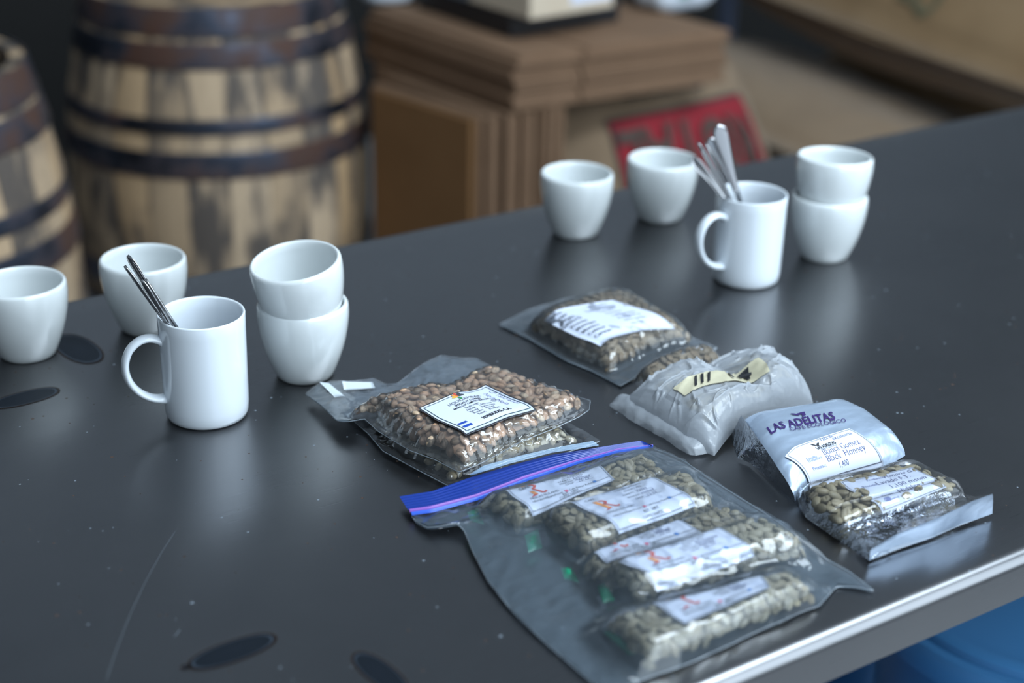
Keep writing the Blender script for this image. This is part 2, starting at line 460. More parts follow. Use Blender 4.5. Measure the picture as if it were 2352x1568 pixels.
def mark(e0, e1, w0, w1, lobe=None):
    a, b_ = at(*e0, TT), at(*e1, TT); wd = np.linalg.norm(at(*w0, TT)-at(*w1, TT))/2
    c = (a+b_)/2; u = (b_-a)/2; L = np.linalg.norm(u); u /= L; v = np.array([-u[1], u[0], 0])
    vs = [(*c[:2], TT+.0004)]; uv = [(0, 0)]; fs = []; n = 48
    rings = [.5, .74, .80, .86, .92, 1.0]
    for r in rings:
        for i in range(n):
            t = 2*math.pi*i/n
            s_ = abs(math.cos(t))**.9*math.copysign(1, math.cos(t)); q_ = abs(math.sin(t))**.9*math.copysign(1, math.sin(t))
            g = (r-.86)*.012
            p = c+u*(L*min(r/.86, 1)+max(g, 0))*s_+v*(wd*min(r/.86, 1)+max(g, 0))*q_
            vs.append((p[0], p[1], TT+.0004)); uv.append((r, 0))
    for i in range(n):
        j = (i+1) % n; fs.append((0, 1+i, 1+j))
        for q in range(len(rings)-1): fs.append((1+q*n+i, 1+(q+1)*n+i, 1+(q+1)*n+j, 1+q*n+j))
    o = mesh('heat_mark', vs, fs, 'mark', tab, True, True, None, uv)
    o['label'] = 'dark scorched oval mark on the steel'
mark((436, 1531), (631, 1461), (531, 1470), (546, 1513))
mark((818, 1500), (930, 1592), (879, 1517), (829, 1545))
mark((-20, 934), (134, 894), (58, 897), (68, 924))
mark((140, 770), (219, 833), (192, 788), (160, 822))
mark((418, 1534), (434, 1530), (424, 1528), (426, 1536))

def scratch(pts, wd=.00022):
    P = np.array([at(*p, TT) for p in pts]); t_ = np.linspace(0, 1, 40); s_ = np.linspace(0, 1, len(P))
    C = np.stack([np.interp(t_, s_, P[:, i]) for i in range(2)], 1); d = np.gradient(C, axis=0); n = np.stack([-d[:, 1], d[:, 0]], 1); n /= np.linalg.norm(n, axis=1)[:, None]
    v = [(*(c+q*wd*k), TT+.0003) for c, q in zip(C, n) for k in (1, -1)]
    o = mesh('scratch', v, [(2*i, 2*i+1, 2*i+3, 2*i+2) for i in range(39)], 'scratch', tab, True, True, None, None, True); o['label'] = 'fine pale scratch in the steel'
MAT['scratch'] = plain('pale_scratch', srgb(120, 128, 136), .5, .5)
scratch([(402, 1222), (372, 1268), (335, 1335), (300, 1410), (268, 1490), (245, 1560)])
scratch([(413, 1447), (406, 1457), (400, 1463)], .0004)

# ------------------------------------------------------------------ cups, mugs, spoons
def cup_profile(H=.079, R=.0455):
    o = [(0, .003), (.020, .003), (.022, .0), (.0262, .0), (.0282, .0022)]
    for k in range(1, 13):
        t = k/12; z = .0022+(H-.0062)*t
        r = .0282+(R-.0282)*(1-(1-t)**2.0)*1.0
        if t > .85: r -= (t-.85)**2*.028
        o.append((r, z))
    rt = o[-1][0]
    o += [(rt-.0005, H-.0018), (rt-.0018, H-.0004), (rt-.0030, H), (rt-.0042, H-.0007), (rt-.0052, H-.0025)]
    for k in range(11, 1, -1):
        t = k/12; z = .006+(H-.010)*t
        r = (.0282+(R-.0282)*(1-(1-t)**2.0))-.0052
        o.append((r, z))
    o += [(.018, .0085), (.008, .0072), (0, .007)]
    return o
def make_cup(label, x, y, z=TT, tilt=None):
    b = MB(); b.lathe(cup_profile(), 64)
    o = b.build('tasting_cup', 'cup', None, True)
    o.location = (x, y, z)
    if tilt: o.rotation_euler = tilt
    return tag(o, label, 'cup', 'white handleless tasting cups')
_cb = make_cup('white handleless cup at the left edge of the table, cut off by the frame', .4165, 1.502)
def cup_copy(label, x, y, z=TT, tilt=None):
    o = _cb.copy(); COL.objects.link(o); o.location = (x, y, z); o.rotation_euler = tilt or (0, 0, 0); o['label'] = label; return o
cup_copy('white handleless cup standing behind the white mug whose dark spoons lean left, before the barrel', .545, 1.502)
cup_copy('lower cup of the two-cup stack beside the tilted cup, near the brown bean bag', .6345, 1.312)
cup_copy('upper white cup sitting tilted in the stack nearest the brown bean bag', .638, 1.310, TT+.0475, (math.radians(2), math.radians(-9), 0))
cup_copy('single white handleless cup standing before the upright cardboard at the table back', 1.104, 1.506)
cup_copy('white handleless cup standing in front of the red sack print', 1.2300, 1.497)
cup_copy('lower cup of the two-cup stack right of the mug with silver spoons', 1.3165, 1.288)
cup_copy('upper white cup sitting level in the stack right of the mug with silver spoons', 1.3175, 1.287, TT+.0465, (math.radians(-2), math.radians(2), 0))

def make_mug(label, x, y, ang):
    H, R = .1045, .0402
    t = thing('coffee_mug', label, 'mug', (x, y, TT), 'white straight mugs holding spoons')
    p = [(0, .003), (.030, .003), (.0315, 0), (.0345, 0), (.0375, .002), (.0388, .006), (.0394, .014)]
    for k in range(1, 9): p.append((.0394+.0008*k/8, .014+(H-.0155)*k/8))
    p += [(.0399, H-.0004), (.0389, H), (.0378, H-.0006), (.0373, H-.002)]
    for k in range(7, 0, -1): p.append((.0366+.0007*k/8, .010+(H-.012)*k/8))
    p += [(.034, .0075), (.028, .006), (0, .0058)]
    b = MB(); b.lathe(p, 72); b.build('body', 'mug', t, True, False)
    hp = [(.0365, .0800), (.0415, .0835), (.050, .0862), (.0590, .0845), (.0675, .0775), (.0722, .0670), (.0728, .0555), (.0695, .0440), (.0630, .0345), (.0545, .0278), (.0455, .0240), (.0365, .0228)]
    # smooth the path
    xs = np.array(hp); tt = np.linspace(0, len(hp)-1, 40)
    pts = []
    for q in tt:
        i = min(int(q), len(hp)-2); f = q-i
        p0, p1, p2, p3 = xs[max(i-1, 0)], xs[i], xs[i+1], xs[min(i+2, len(hp)-1)]
        pts.append(.5*((2*p1)+(-p0+p2)*f+(2*p0-5*p1+4*p2-p3)*f*f+(-p0+3*p1-3*p2+p3)*f**3))
    ca, sa = math.cos(ang), math.sin(ang)
    P = [(q[0]*ca, q[0]*sa, q[1]) for q in pts]
    rad = []
    for i in range(len(P)):
        e = abs(i/(len(P)-1)-.5)*2
        rad.append((.0062+.0026*e**6, .0036+.0016*e**8))
    b = MB(); b.sweep(P, rad, 16, side=(-sa, ca, 0)); b.build('handle', 'mug', t, True, False)
    return t
camdir = lambda x, y: math.atan2(-y, -x)
MUGL = (.5165, 1.2815); MUGR = (1.1865, 1.2815)
aL = math.atan2(-R_[1], -R_[0])+math.radians(24)
make_mug('white mug nearest the camera holding dark spoons that lean left', *MUGL, aL)
make_mug('white mug holding fanned silver spoons before the red sack print', *MUGR, aL+math.radians(8))

def spoon(label, tip_px, cross_px, mug, facing, tipw=.0085, bend=.004, group=None, twist=0):
    """foot on the mug's floor, through cross_px in the plane of the rim, ending at tip_px"""
    m0 = proj((mug[0], mug[1], TT+.014)); k = (m0[1]+4-cross_px[1])/(cross_px[1]-tip_px[1])
    foot = at(min(max(cross_px[0]+k*(cross_px[0]-tip_px[0]), m0[0]-26), m0[0]+30), m0[1]+4, TT+.014); C = at(*cross_px, TT+.1045); ax = (C-foot)/np.linalg.norm(C-foot)
    ts = np.linspace(.05, .30, 501); pr = proj(foot+ax*ts[:, None]); L = ts[np.argmin(np.abs(pr[:, 1]-tip_px[1]))]
    E = foot+ax*L; d = MW @ _c(*tip_px); T = CAMP+d*(((E-CAMP) @ F_)/(d @ F_)); curl = T-E
    side = np.cross(ax, np.array(facing, float)); side /= np.linalg.norm(side); nrm = np.cross(side, ax)
    t = thing('spoon', label, 'spoon', tuple(foot), group)
    N = 44; P = []; rad = []
    h0 = min(.050/L, .5)
    for i in range(N+1):
        s = h0+(1-h0)*i/N; q = (s-h0)/(1-h0)
        P.append(foot+ax*L*s+nrm*bend*math.sin(q*math.pi)+curl*max(0, (q-.25)/.75)**1.7)
        wdt = .0026+(tipw-.0026)*(max(0, (q-.25)/.75)**1.4)
        if q > .88: wdt *= math.sqrt(max(1-((q-.88)/.12)**2, .0004))
        rad.append((wdt, .0013+.0006*(1-q)))
    b = MB(); b.sweep(P, rad, 12, side=side); b.build('handle', 'cutlery', t)
    # bowl: shallow oval dish
    vs = []; fs = []; nu, nv = 20, 6
    Lb = L*h0*.55; c = foot+ax*Lb*.98
    for up in (0, 1):
        for j in range(nv+1):
            r = j/nv
            for i in range(nu):
                a = 2*math.pi*i/nu
                u, v = math.cos(a)*r, math.sin(a)*r
                vs.append(c+ax*u*Lb+side*v*.014*(1-.15*u)+nrm*(-(1-r*r)*.006+(.0008 if up else -.0004)))
    o1 = (nv+1)*nu
    for j in range(nv):
        for i in range(nu):
            k = (i+1) % nu
            fs.append((j*nu+i, (j+1)*nu+i, (j+1)*nu+k, j*nu+k)); fs.append((o1+j*nu+i, o1+j*nu+k, o1+(j+1)*nu+k, o1+(j+1)*nu+i))
    for i in range(nu):
        k = (i+1) % nu; fs.append((nv*nu+i, o1+nv*nu+i, o1+nv*nu+k, nv*nu+k))
    mesh('bowl', vs, fs, 'cutlery', t)
    return t
gL, gR = 'dark spoons in the near mug', 'silver spoons in the far mug'
spoon('longest dark spoon in the near mug, its broad handle end highest', (293, 586), (399, 730), MUGL, (1, .25, .3), .0090, -.004, gL)
spoon('thin dark spoon with the lowest left tip in the near mug', (286, 610), (391, 733), MUGL, (1, .1, .2), .0055, -.004, gL)
spoon('dark spoon in the near mug whose narrow tip ends just below the longest handle', (325, 642), (398, 740), MUGL, (1, .3, .2), .0050, -.003, gL)
spoon('shortest dark spoon in the near mug, nearest its centre', (334, 641), (408, 735), MUGL, (1, .0, .3), .0050, -.003, gL)
spoon('tallest silver spoon with a broad rounded handle in the far mug', (1649, 286), (1699, 456), MUGR, (-.35, -1, .1), .0100, -.003, gR)
spoon('silver spoon leaning furthest left with a dark blade-like handle in the far mug', (1588, 362), (1674, 449), MUGR, (.1, -1, .5), .0085, -.004, gR)
spoon('thin silver spoon with a narrow tip second from the left in the far mug', (1603, 327), (1679, 450), MUGR, (1, -.15, .2), .0050, -.004, gR)
spoon('silver spoon third from the left in the far mug, seen nearly edge on', (1620, 330), (1686, 456), MUGR, (1, -.25, .2), .0060, -.003, gR)
spoon('silver spoon tucked behind the tallest spoon in the far mug', (1630, 316), (1695, 444), MUGR, (-.6, -1, .1), .0088, -.003, gR)

# ------------------------------------------------------------------ bags: patches of film
def polyline(pts):
    """pts: (px, py, zu[, zb]) -> world points (xy seen at height zu, resting at height zb) with arc-length parameter"""
    W = []
    for p in pts:
        q = at(p[0], p[1], TT+p[2]); W.append((q[0], q[1], TT+(p[3] if len(p) > 3 else p[2])))
    W = np.array(W); s = np.r_[0, np.cumsum(np.linalg.norm(np.diff(W, axis=0), axis=1))]
    return W, s/s[-1]
class Patch:
    def __init__(s, top, bottom, left, right, hf=None):
        s.E = [polyline(e) for e in (top, bottom, left, right)]
        s.c00 = (s.E[0][0][0]+s.E[2][0][0])/2; s.c10 = (s.E[0][0][-1]+s.E[3][0][0])/2
        s.c01 = (s.E[1][0][0]+s.E[2][0][-1])/2; s.c11 = (s.E[1][0][-1]+s.E[3][0][-1])/2
        s.hf = hf or (lambda u, v: u*0)
        s._g = None
    def ev(s, k, t):
        W, p = s.E[k]; return np.stack([np.interp(t, p, W[:, i]) for i in range(3)], -1)
    def base(s, u, v):
        u = np.asarray(u, float); v = np.asarray(v, float); U = u[..., None]; V = v[..., None]
        return ((1-V)*s.ev(0, u)+V*s.ev(1, u)+(1-U)*s.ev(2, v)+U*s.ev(3, v)
                - ((1-U)*(1-V)*s.c00+U*(1-V)*s.c10+(1-U)*V*s.c01+U*V*s.c11))
    def S(s, u, v):
        P = s.base(u, v).copy(); P[..., 2] += s.hf(np.asarray(u, float), np.asarray(v, float)); return P
    def N(s, u, v):
        e = .004
        a = s.S(np.clip(u+e, 0, 1), v)-s.S(np.clip(u-e, 0, 1), v); b = s.S(u, np.clip(v+e, 0, 1))-s.S(u, np.clip(v-e, 0, 1))
        n = np.cross(a, b); n /= np.linalg.norm(n, axis=-1, keepdims=True)+1e-12
        return np.where(n[..., 2:3] < 0, -n, n)
    def uv(s, px, py):
        if s._g is None:
            g = np.linspace(0, 1, 161); uu, vv = np.meshgrid(g, g, indexing='ij'); P = s.S(uu, vv)
            s._g = (uu.ravel(), vv.ravel(), proj(P).reshape(-1, 2), np.linalg.norm(P-CAMP, axis=-1).ravel())
        uu, vv, pr, dd = s._g
        d2 = ((pr-np.array([px, py]))**2).sum(1)
        cand = np.where(d2 < d2.min()+16)[0]; i = cand[np.argmin(dd[cand]+d2[cand]*1e-4)]
        u, v = uu[i], vv[i]
        for _ in range(4):
            p0 = proj(s.S(u, v)); e = .003
            J = np.stack([(proj(s.S(u+e, v))-p0)/e, (proj(s.S(u, v+e))-p0)/e], 1)
            try: st = np.linalg.solve(J, np.array([px, py])-p0)
            except Exception: break
            if not np.all(np.isfinite(st)) or np.abs(st).max() > .03: break
            u = float(np.clip(u+st[0], 0, 1)); v = float(np.clip(v+st[1], 0, 1))
        return u, v
    def centre(s):
        c = s.base(.5, .5); return (c[0], c[1], TT)
def qc(x): x = np.clip(x, 0, 1); return np.sqrt(np.clip(1-(1-x)**2, 0, 1))
def plateau(u, v, u0, u1, v0, v1, ru0, rv0, ru1=None, rv1=None):
    ru1 = ru1 or ru0; rv1 = rv1 or rv0
    return qc((u-u0)/ru0)*qc((u1-u)/ru1)*qc((v-v0)/rv0)*qc((v1-v)/rv1)
def grid_faces(nu, nv): return [(i*(nv+1)+j, (i+1)*(nv+1)+j, (i+1)*(nv+1)+j+1, i*(nv+1)+j+1) for i in range(nu) for j in range(nv)]
def film(name, pt, nu, nv, mat, parent, off=0.0, wr=0.0, wsc=30, seed=0, extra=None, minz=None, u=(0, 1), v=(0, 1), shape=(1, 1, 1)):
    gu = np.linspace(*u, nu+1); gv = np.linspace(*v, nv+1); uu, vv = np.meshgrid(gu, gv, indexing='ij')
    P = pt.S(uu, vv).reshape(-1, 3); N = pt.N(uu, vv).reshape(-1, 3)
    d = np.full(len(P), off)
    if wr:
        for i, p in enumerate(P):
            q = Vector((p[0]*shape[0]*wsc+seed*7.1, p[1]*shape[1]*wsc, p[2]*shape[2]*wsc))
            a = noise.noise(q); b_ = 1-abs(noise.noise(q*1.9+Vector((3, 1, 2))))*2
            d[i] += wr*(.6*a+.5*b_)
    P = P+N*d[:, None]
    if extra is not None: P = extra(P, uu.ravel(), vv.ravel())
    if minz is not None: P[:, 2] = np.maximum(P[:, 2], minz)
    return mesh(name, P, grid_faces(nu, nv), mat, parent, up=True)

# a coffee bean, flat side up with a crease, in three variants
def bean_mesh(name, k, mat):
    rnd = random.Random(k); a, b, c = .0051+.0003*k, .0038-.0001*k, .0026
    ang = [90, 97, 110, 132, 160, 195, 230, 270, 310, 345, 20, 48, 70, 83]; rings = [-.97, -.82, -.5, -.15, .2, .55, .85, .975]
    vs = [(-a, 0, 0)]; fs = []; n = len(ang)
    for x in rings:
        r = math.sqrt(1-x*x)
        for g in ang:
            y = b*r*math.cos(math.radians(g)); z = c*r*math.sin(math.radians(g))
            if z > 0:
                z = z*.62-.0010*math.exp(-(y-.0004*math.sin(x*3+k))**2/(2*.00042**2))*(1-abs(x)**3)
            vs.append((a*x*(1+.03*math.sin(k+g)), y, z))
    vs.append((a, 0, 0)); L = len(rings)
    for i in range(n):
        j = (i+1) % n
        fs.append((0, 1+i, 1+j)); fs.append((len(vs)-1, 1+(L-1)*n+j, 1+(L-1)*n+i))
        for q in range(L-1): fs.append((1+q*n+i, 1+(q+1)*n+i, 1+(q+1)*n+j, 1+q*n+j))
    me = bpy.data.meshes.new(name); me.from_pydata(vs, [], fs); me.materials.append(MAT[mat])
    me.polygons.foreach_set('use_smooth', [True]*len(fs)); me.update(); return me
BEANS = {m: [bean_mesh('coffee_bean_'+m[5:], k, m) for k in range(3)] for m in ('bean_brown', 'bean_green', 'bean_olive', 'bean_dark')}
def inquad(u, v, Q):
    s = []
    for i in range(4):
        a, b = Q[i], Q[(i+1) % 4]; s.append((b[0]-a[0])*(v-a[1])-(b[1]-a[1])*(u-a[0]))
    return all(x > 0 for x in s) or all(x < 0 for x in s)
def shrinkq(Q, f):
    c = np.mean(np.array(Q), 0); return [tuple(c+(np.array(q)-c)*f) for q in Q]
def sow(pt, parent, mat, region, dmin=.0072, depth=.0022, skip=(), nmax=300, tries=5000, seed=1, fill=True, tiltmax=32, keep=None, dz=.005, size=1.06):
    """the layer of beans that shows under the film: one object per bean; what lies past nmax is joined"""
    rnd = random.Random(seed); u0, u1, v0, v1 = region; got = []; cell = {}
    U = np.array([rnd.uniform(u0, u1) for _ in range(tries)]); V = np.array([rnd.uniform(v0, v1) for _ in range(tries)])
    P = pt.S(U, V); N = pt.N(U, V); P = P-N*depth
    for i in range(tries):
        p = P[i]
        if p[2] < TT+.0024: continue
        if any(inquad(U[i], V[i], q) for q in skip): continue
        if keep is not None and not keep(U[i], V[i], p): continue
        k = tuple(int(math.floor(c/dmin)) for c in p); ok = True
        for dx in (-1, 0, 1):
            for dy in (-1, 0, 1):
                for dz_ in (-1, 0, 1):
                    for q in cell.get((k[0]+dx, k[1]+dy, k[2]+dz_), ()):
                        if ((p-q)**2).sum() < dmin*dmin: ok = False
        if ok: cell.setdefault(k, []).append(p); got.append(i)
    got.sort(key=lambda i: np.linalg.norm(P[i]-CAMP))
    off = wloc(parent); rest = MB(); out = []
    for c, i in enumerate(got):
        n = Vector(N[i]); q = n.to_track_quat('Z', 'Y').to_matrix()
        tl = Matrix.Rotation(math.radians(rnd.uniform(-tiltmax, tiltmax)), 3, 'X') @ Matrix.Rotation(math.radians(rnd.uniform(-tiltmax, tiltmax)*.7), 3, 'Y')
        fl = Matrix.Rotation(math.pi if rnd.random() < .5 else 0, 3, 'X')
        Rm = q @ Matrix.Rotation(rnd.uniform(0, 2*math.pi), 3, 'Z') @ tl @ fl
        s = rnd.uniform(.88, 1.1)*size
        pos = Vector(P[i])-n*rnd.uniform(0, .0012)
        me = BEANS[mat][rnd.randrange(3)]
        out.append(P[i])
        if c < nmax:
            o = bpy.data.objects.new('coffee_bean', me); COL.objects.link(o); o.parent = parent
            o.matrix_local = Matrix.Translation(pos-off) @ (Rm.to_4x4() @ Matrix.Scale(s, 4))
        else:
            rest.add([Rm @ (v.co*s)+pos for v in me.vertices], [tuple(f.vertices) for f in me.polygons])
    if rest.v: tag(rest.build('bean_rest', mat, parent), kind='stuff')
    if fill:
        nu, nv = 26, 20
        gu = np.linspace(u0, u1, nu+1); gv = np.linspace(v0, v1, nv+1); uu, vv = np.meshgrid(gu, gv, indexing='ij')
        Q = pt.S(uu, vv).reshape(-1, 3); NN = pt.N(uu, vv).reshape(-1, 3); Q = Q-NN*dz
        bz = pt.base(uu, vv).reshape(-1, 3)[:, 2]; Q[:, 2] = np.maximum(Q[:, 2], bz+.0006)
        tag(mesh('bean_fill', Q, grid_faces(nu, nv), mat, parent, up=True), kind='stuff')
    return np.array(out) if out else np.zeros((0, 3))
def shrinkwrap(beans, clear=.0004, rad=.0046, top=.0026):
    """film drawn down onto the beans it covers"""
    kd = kdtree.KDTree(len(beans))
    for i, p in enumerate(beans): kd.insert(Vector(p), i)
    kd.balance()
    def f(P, u, v):
        Q = P.copy()
        for i, p in enumerate(P):
            r = kd.find_n(Vector(p), 3); best = -1
            for co, idx, d in r:
                h = math.hypot(p[0]-co.x, p[1]-co.y)
                if h < rad: best = max(best, co.z+top*math.sqrt(1-(h/rad)**2)+clear)
            if r and r[0][2] < .012:
                Q[i, 2] = max(best, p[2]-.0022)
        return Q
    return f

# ------------------------------------------------------------------ labels and print
class Label:
    """a sheet lying on a patch; corners TL, TR, BR, BL given as pixels of the photograph"""
    def __init__(s, pt, quad, off=.0014, uvq=None):
        s.pt = pt; s.Q = np.array(uvq if uvq is not None else [pt.uv(*p) for p in quad]); s.off = off
        W = pt.S(s.Q[:, 0], s.Q[:, 1]); d = lambda i, j: np.linalg.norm(W[i]-W[j])
        s.w = (d(0, 1)+d(2, 3))/2; s.h = (d(0, 3)+d(1, 2))/2
    def UV(s, x, y):
        a = np.asarray(x, float)[..., None]; b = np.asarray(y, float)[..., None]      # a 0..1 left-right, b 0..1 bottom-top
        return (1-a)*b*s.Q[0]+a*b*s.Q[1]+a*(1-b)*s.Q[2]+(1-a)*(1-b)*s.Q[3]
    def P(s, x, y, off=0.0):
        q = s.UV(x, y); return s.pt.S(q[..., 0], q[..., 1])+s.pt.N(q[..., 0], q[..., 1])*(s.off+off)
    def sheet(s, name, mat, parent, nx=26, ny=18, wob=0.0):
        gx, gy = np.meshgrid(np.linspace(0, 1, nx+1), np.linspace(0, 1, ny+1), indexing='ij')
        T = s.P(gx.ravel(), gy.ravel()); B = s.P(gx.ravel(), gy.ravel(), -.00025)
        f = grid_faces(nx, ny); n = len(T); ff = list(f)+[tuple(i+n for i in reversed(q)) for q in f]
        rim = [i*(ny+1) for i in range(nx+1)]+[nx*(ny+1)+j for j in range(1, ny+1)]+[i*(ny+1)+ny for i in range(nx-1, -1, -1)]+[j for j in range(ny-1, 0, -1)]
        for a, b in zip(rim, rim[1:]+rim[:1]): ff.append((a, b, b+n, a+n))
        return mesh(name, np.vstack([T, B]), ff, mat, parent)
    def flat(s, V2, F, off=.0003): # V2 in metres from the lower left corner
        V2 = np.asarray(V2, float); return s.P(V2[:, 0]/s.w, V2[:, 1]/s.h, off), F
FONT_CACHE = {}
def glyphs(text, shear=0.0, bold=0.0):
    k = (text, shear, bold)
    if k not in FONT_CACHE:
        cu = bpy.data.curves.new('print', 'FONT'); cu.body = text; cu.size = 1.0; cu.shear = shear; cu.offset = bold; cu.resolution_u = 2; cu.fill_mode = 'FRONT'
        o = bpy.data.objects.new('print', cu); COL.objects.link(o)
        me = bpy.data.meshes.new_from_object(o)
        V = np.array([v.co[:2] for v in me.vertices]).reshape(-1, 2); F = [tuple(p.vertices) for p in me.polygons]
        bpy.data.objects.remove(o); bpy.data.curves.remove(cu); bpy.data.meshes.remove(me)
        FONT_CACHE[k] = (V, F)
    return FONT_CACHE[k]
def write(lb, name, parent, items, shapes=()):
    """items: (text, x, y, size, material, shear, bold, xscale, slope); shapes: (polygon, material) - all in metres on the label"""
    mats = []; mb = MB()
    def mi(m):
        if m not in mats: mats.append(m)
        return mats.index(m)
    for it in items:
        tx, x, y, sz, m = it[:5]; sh = it[5] if len(it) > 5 else 0; bo = it[6] if len(it) > 6 else 0; xs = it[7] if len(it) > 7 else 1; sl = it[8] if len(it) > 8 else 0
        V, F = glyphs(tx, sh, bo)
        if not len(V): continue
        if isinstance(xs, str): xs = float(xs)/(V[:, 0].max()*sz)       # a string gives the width the words must fill
        if sl == 'down': V = np.stack([x+V[:, 1]*sz, y-V[:, 0]*sz*xs], 1)
        else: V = np.stack([x+V[:, 0]*sz*xs, y+V[:, 1]*sz+V[:, 0]*sz*sl], 1)
        p, f = lb.flat(V, F); mb.add(p, f, mi(m))
    for k, (poly, m) in enumerate(shapes):
        p, f = lb.flat(poly, [tuple(range(len(poly)))], .0003+.00003*(k % 4)); mb.add(p, f, mi(m))
    if mb.v: return mb.build(name, mats, parent, False)
def rect(x0, y0, x1, y1, n=12):
    a = [(x0+(x1-x0)*i/n, y0) for i in range(n+1)]; b = [(x1-(x1-x0)*i/n, y1) for i in range(n+1)]; return a+b
def strips(x0, y0, x1, y1, t, m, n=14):
    out = []
    for (a0, b0, a1, b1) in ((x0, y0, x1, y0+t), (x0, y1-t, x1, y1)):
        for i in range(n): out.append(([(a0+(a1-a0)*i/n, b0), (a0+(a1-a0)*(i+1)/n, b0), (a0+(a1-a0)*(i+1)/n, b1), (a0+(a1-a0)*i/n, b1)], m))
    for (a0, b0, a1, b1) in ((x0, y0, x0+t, y1), (x1-t, y0, x1, y1)):
        for i in range(n): out.append(([(a0, b0+(b1-b0)*i/n), (a1, b0+(b1-b0)*i/n), (a1, b0+(b1-b0)*(i+1)/n), (a0, b0+(b1-b0)*(i+1)/n)], m))
    return out
def leaf(cx, cy, L, W, ang, m, n=14):
    ca, sa = math.cos(ang), math.sin(ang); pts = []
    for i in range(n): # pointed oval
        t = 2*math.pi*i/n; x = math.cos(t)*L/2; y = math.sin(t)*W/2*abs(math.sin(t))**.4
        pts.append((cx+(x+L/2)*ca-y*sa, cy+(x+L/2)*sa+y*ca))
    return (pts, m)

# ------------------------------------------------------------------ the two vacuum packs (green one below, brown one on top)
ptB = Patch([(770, 930, .004), (860, 900, .004), (1050, 838, .004)],
            [(1034, 1118, .003), (1100, 1099, .003), (1200, 1066, .003), (1290, 1043, .003), (1378, 1013, .003)],
            [(770, 930, .004), (846, 996, .004), (880, 1036, .004), (950, 1074, .004), (1034, 1118, .003)],
            [(1050, 838, .004), (1160, 880, .004), (1270, 950, .004), (1378, 1013, .003)],
            lambda u, v: .0145*plateau(u, v, .075, .90, .28, .93, .16, .12))
bagB = thing('vacuum_pack', 'lower clear vacuum pack of grey-green beans, mostly under the brown one', 'bag', ptB.centre())
bB = sow(ptB, bagB, 'bean_green', (.08, .89, .29, .925), skip=(), seed=3, keep=lambda u, v, p: u < .36 or v > .70, depth=.0024)
MAT['film_vac_back'] = mat_film('vacuum_film_back', .20, .10, .3, 50, tint=(.62, .82, 1, 1))
film('film', ptB, 74, 84, 'film_vac', bagB, .0006, .0012, 60, 2, shrinkwrap(bB), TT+.0006)

ptA = Patch([(702, 905, .008), (735, 884, .012), (800, 877, .014), (858, 868, .015), (885, 879, .010), (912, 879, .012), (960, 846, .018), (1015, 817, .020)],
            [(1054, 1084, .017), (1100, 1066, .018), (1150, 1040, .019), (1200, 1012, .019), (1270, 985, .020), (1330, 957, .022), (1353, 941, .024), (1356, 920, .026)],
            [(702, 905, .008), (738, 934, .010), (772, 965, .014), (800, 968, .016), (838, 962, .018), (868, 990, .018), (940, 1034, .018), (1000, 1056, .017), (1054, 1084, .017)],
            [(1015, 817, .020), (1060, 824, .020), (1095, 822, .020), (1135, 846, .020), (1205, 872, .020), (1290, 900, .022), (1356, 920, .026)],
            lambda u, v: .0185*plateau(u, v, .055, .945, .335, .965, .13, .11)+.0014*np.sin(u*9+v*5)*np.clip((.33-v)*6, 0, 1))
bagA = thing('vacuum_pack', 'upper vacuum pack of brown coffee beans with a black-bordered white label', 'bag', ptA.centre())
labA = Label(ptA, [(961, 942), (1116, 887), (1231, 945), (1070, 1003)], .0020)
bA = sow(ptA, bagA, 'bean_brown', (.06, .94, .34, .96), skip=[shrinkq([tuple(q) for q in labA.Q], .86)], seed=5, depth=.0024)
film('film', ptA, 84, 104, 'film_vac', bagA, .0006, .0022, 45, 9, shrinkwrap(bA))
film('flap_back', ptA, 60, 30, 'film_vac_back', bagA, -.0012, .0010, 40, 6, None, TT+.001, v=(0, .36))
sA = labA.sheet('label', 'paper', bagA)
W_, H_ = labA.w, labA.h
shp = strips(0, 0, W_, H_, .0011, 'ink')+strips(.0032, .0032, W_-.0032, H_-.0032, .0007, 'teal_ink')
shp += [leaf(W_*.52, H_*.885, .0074, .0036, math.radians(a), m) for a, m in ((172, 'yellow_ink'), (128, 'orange_ink'), (92, 'red_ink'), (52, 'charcoal_ink'), (8, 'charcoal_ink'))]+[leaf(W_*.50, H_*.87, .0056, .003, math.radians(-70), 'green_ink')]
shp += [(rect(.0052, .0140, .0150, .0170, 4), 'flag_blue'), (rect(.0052, .0078, .0150, .0108, 4), 'flag_blue')]
fw = lambda f: '%f' % (W_*f)
write(labA, 'printed_text', sA, [
    ('LIQUIDAMBAR', W_*.286, H_*.740, .0058, 'charcoal_ink', 0, -.006, fw(.47)), ('SPECIALTY COFFEE', W_*.34, H_*.665, .0042, 'ink', 0, .02, fw(.37)),
    ('MICRO LOT / LIMITED EDITION', W_*.28, H_*.600, .0038, 'ink', 0, .02, fw(.50)), ('Single origin', W_*.40, H_*.525, .0040, 'charcoal_ink', 0, 0, fw(.20)),
    ('Altitude:    1,660 masl', W_*.37, H_*.460, .0042, 'charcoal_ink', 0, 0, fw(.36)), ('Variety:    Parainema', W_*.365, H_*.395, .0042, 'ink', 0, 0, fw(.36)),
    ('Process:    Honey', W_*.375, H_*.335, .0042, 'ink', 0, 0, fw(.30)), ('Roast:     Medium', W_*.396, H_*.270, .0042, 'ink', 0, 0, fw(.31)),
    ('HONDURAS, C.A.', W_*.356, H_*.140, .0056, 'ink', 0, .03, fw(.41)),
    ('CP 1332-6321', W_*.905, H_*.83, .0055, 'pen', .25, -.012, '%f' % (H_*.60), 'down'), ('Nora Mejia', W_*.81, H_*.80, .0062, 'pen', .3, -.012, '%f' % (H_*.50), 'down')], shp)
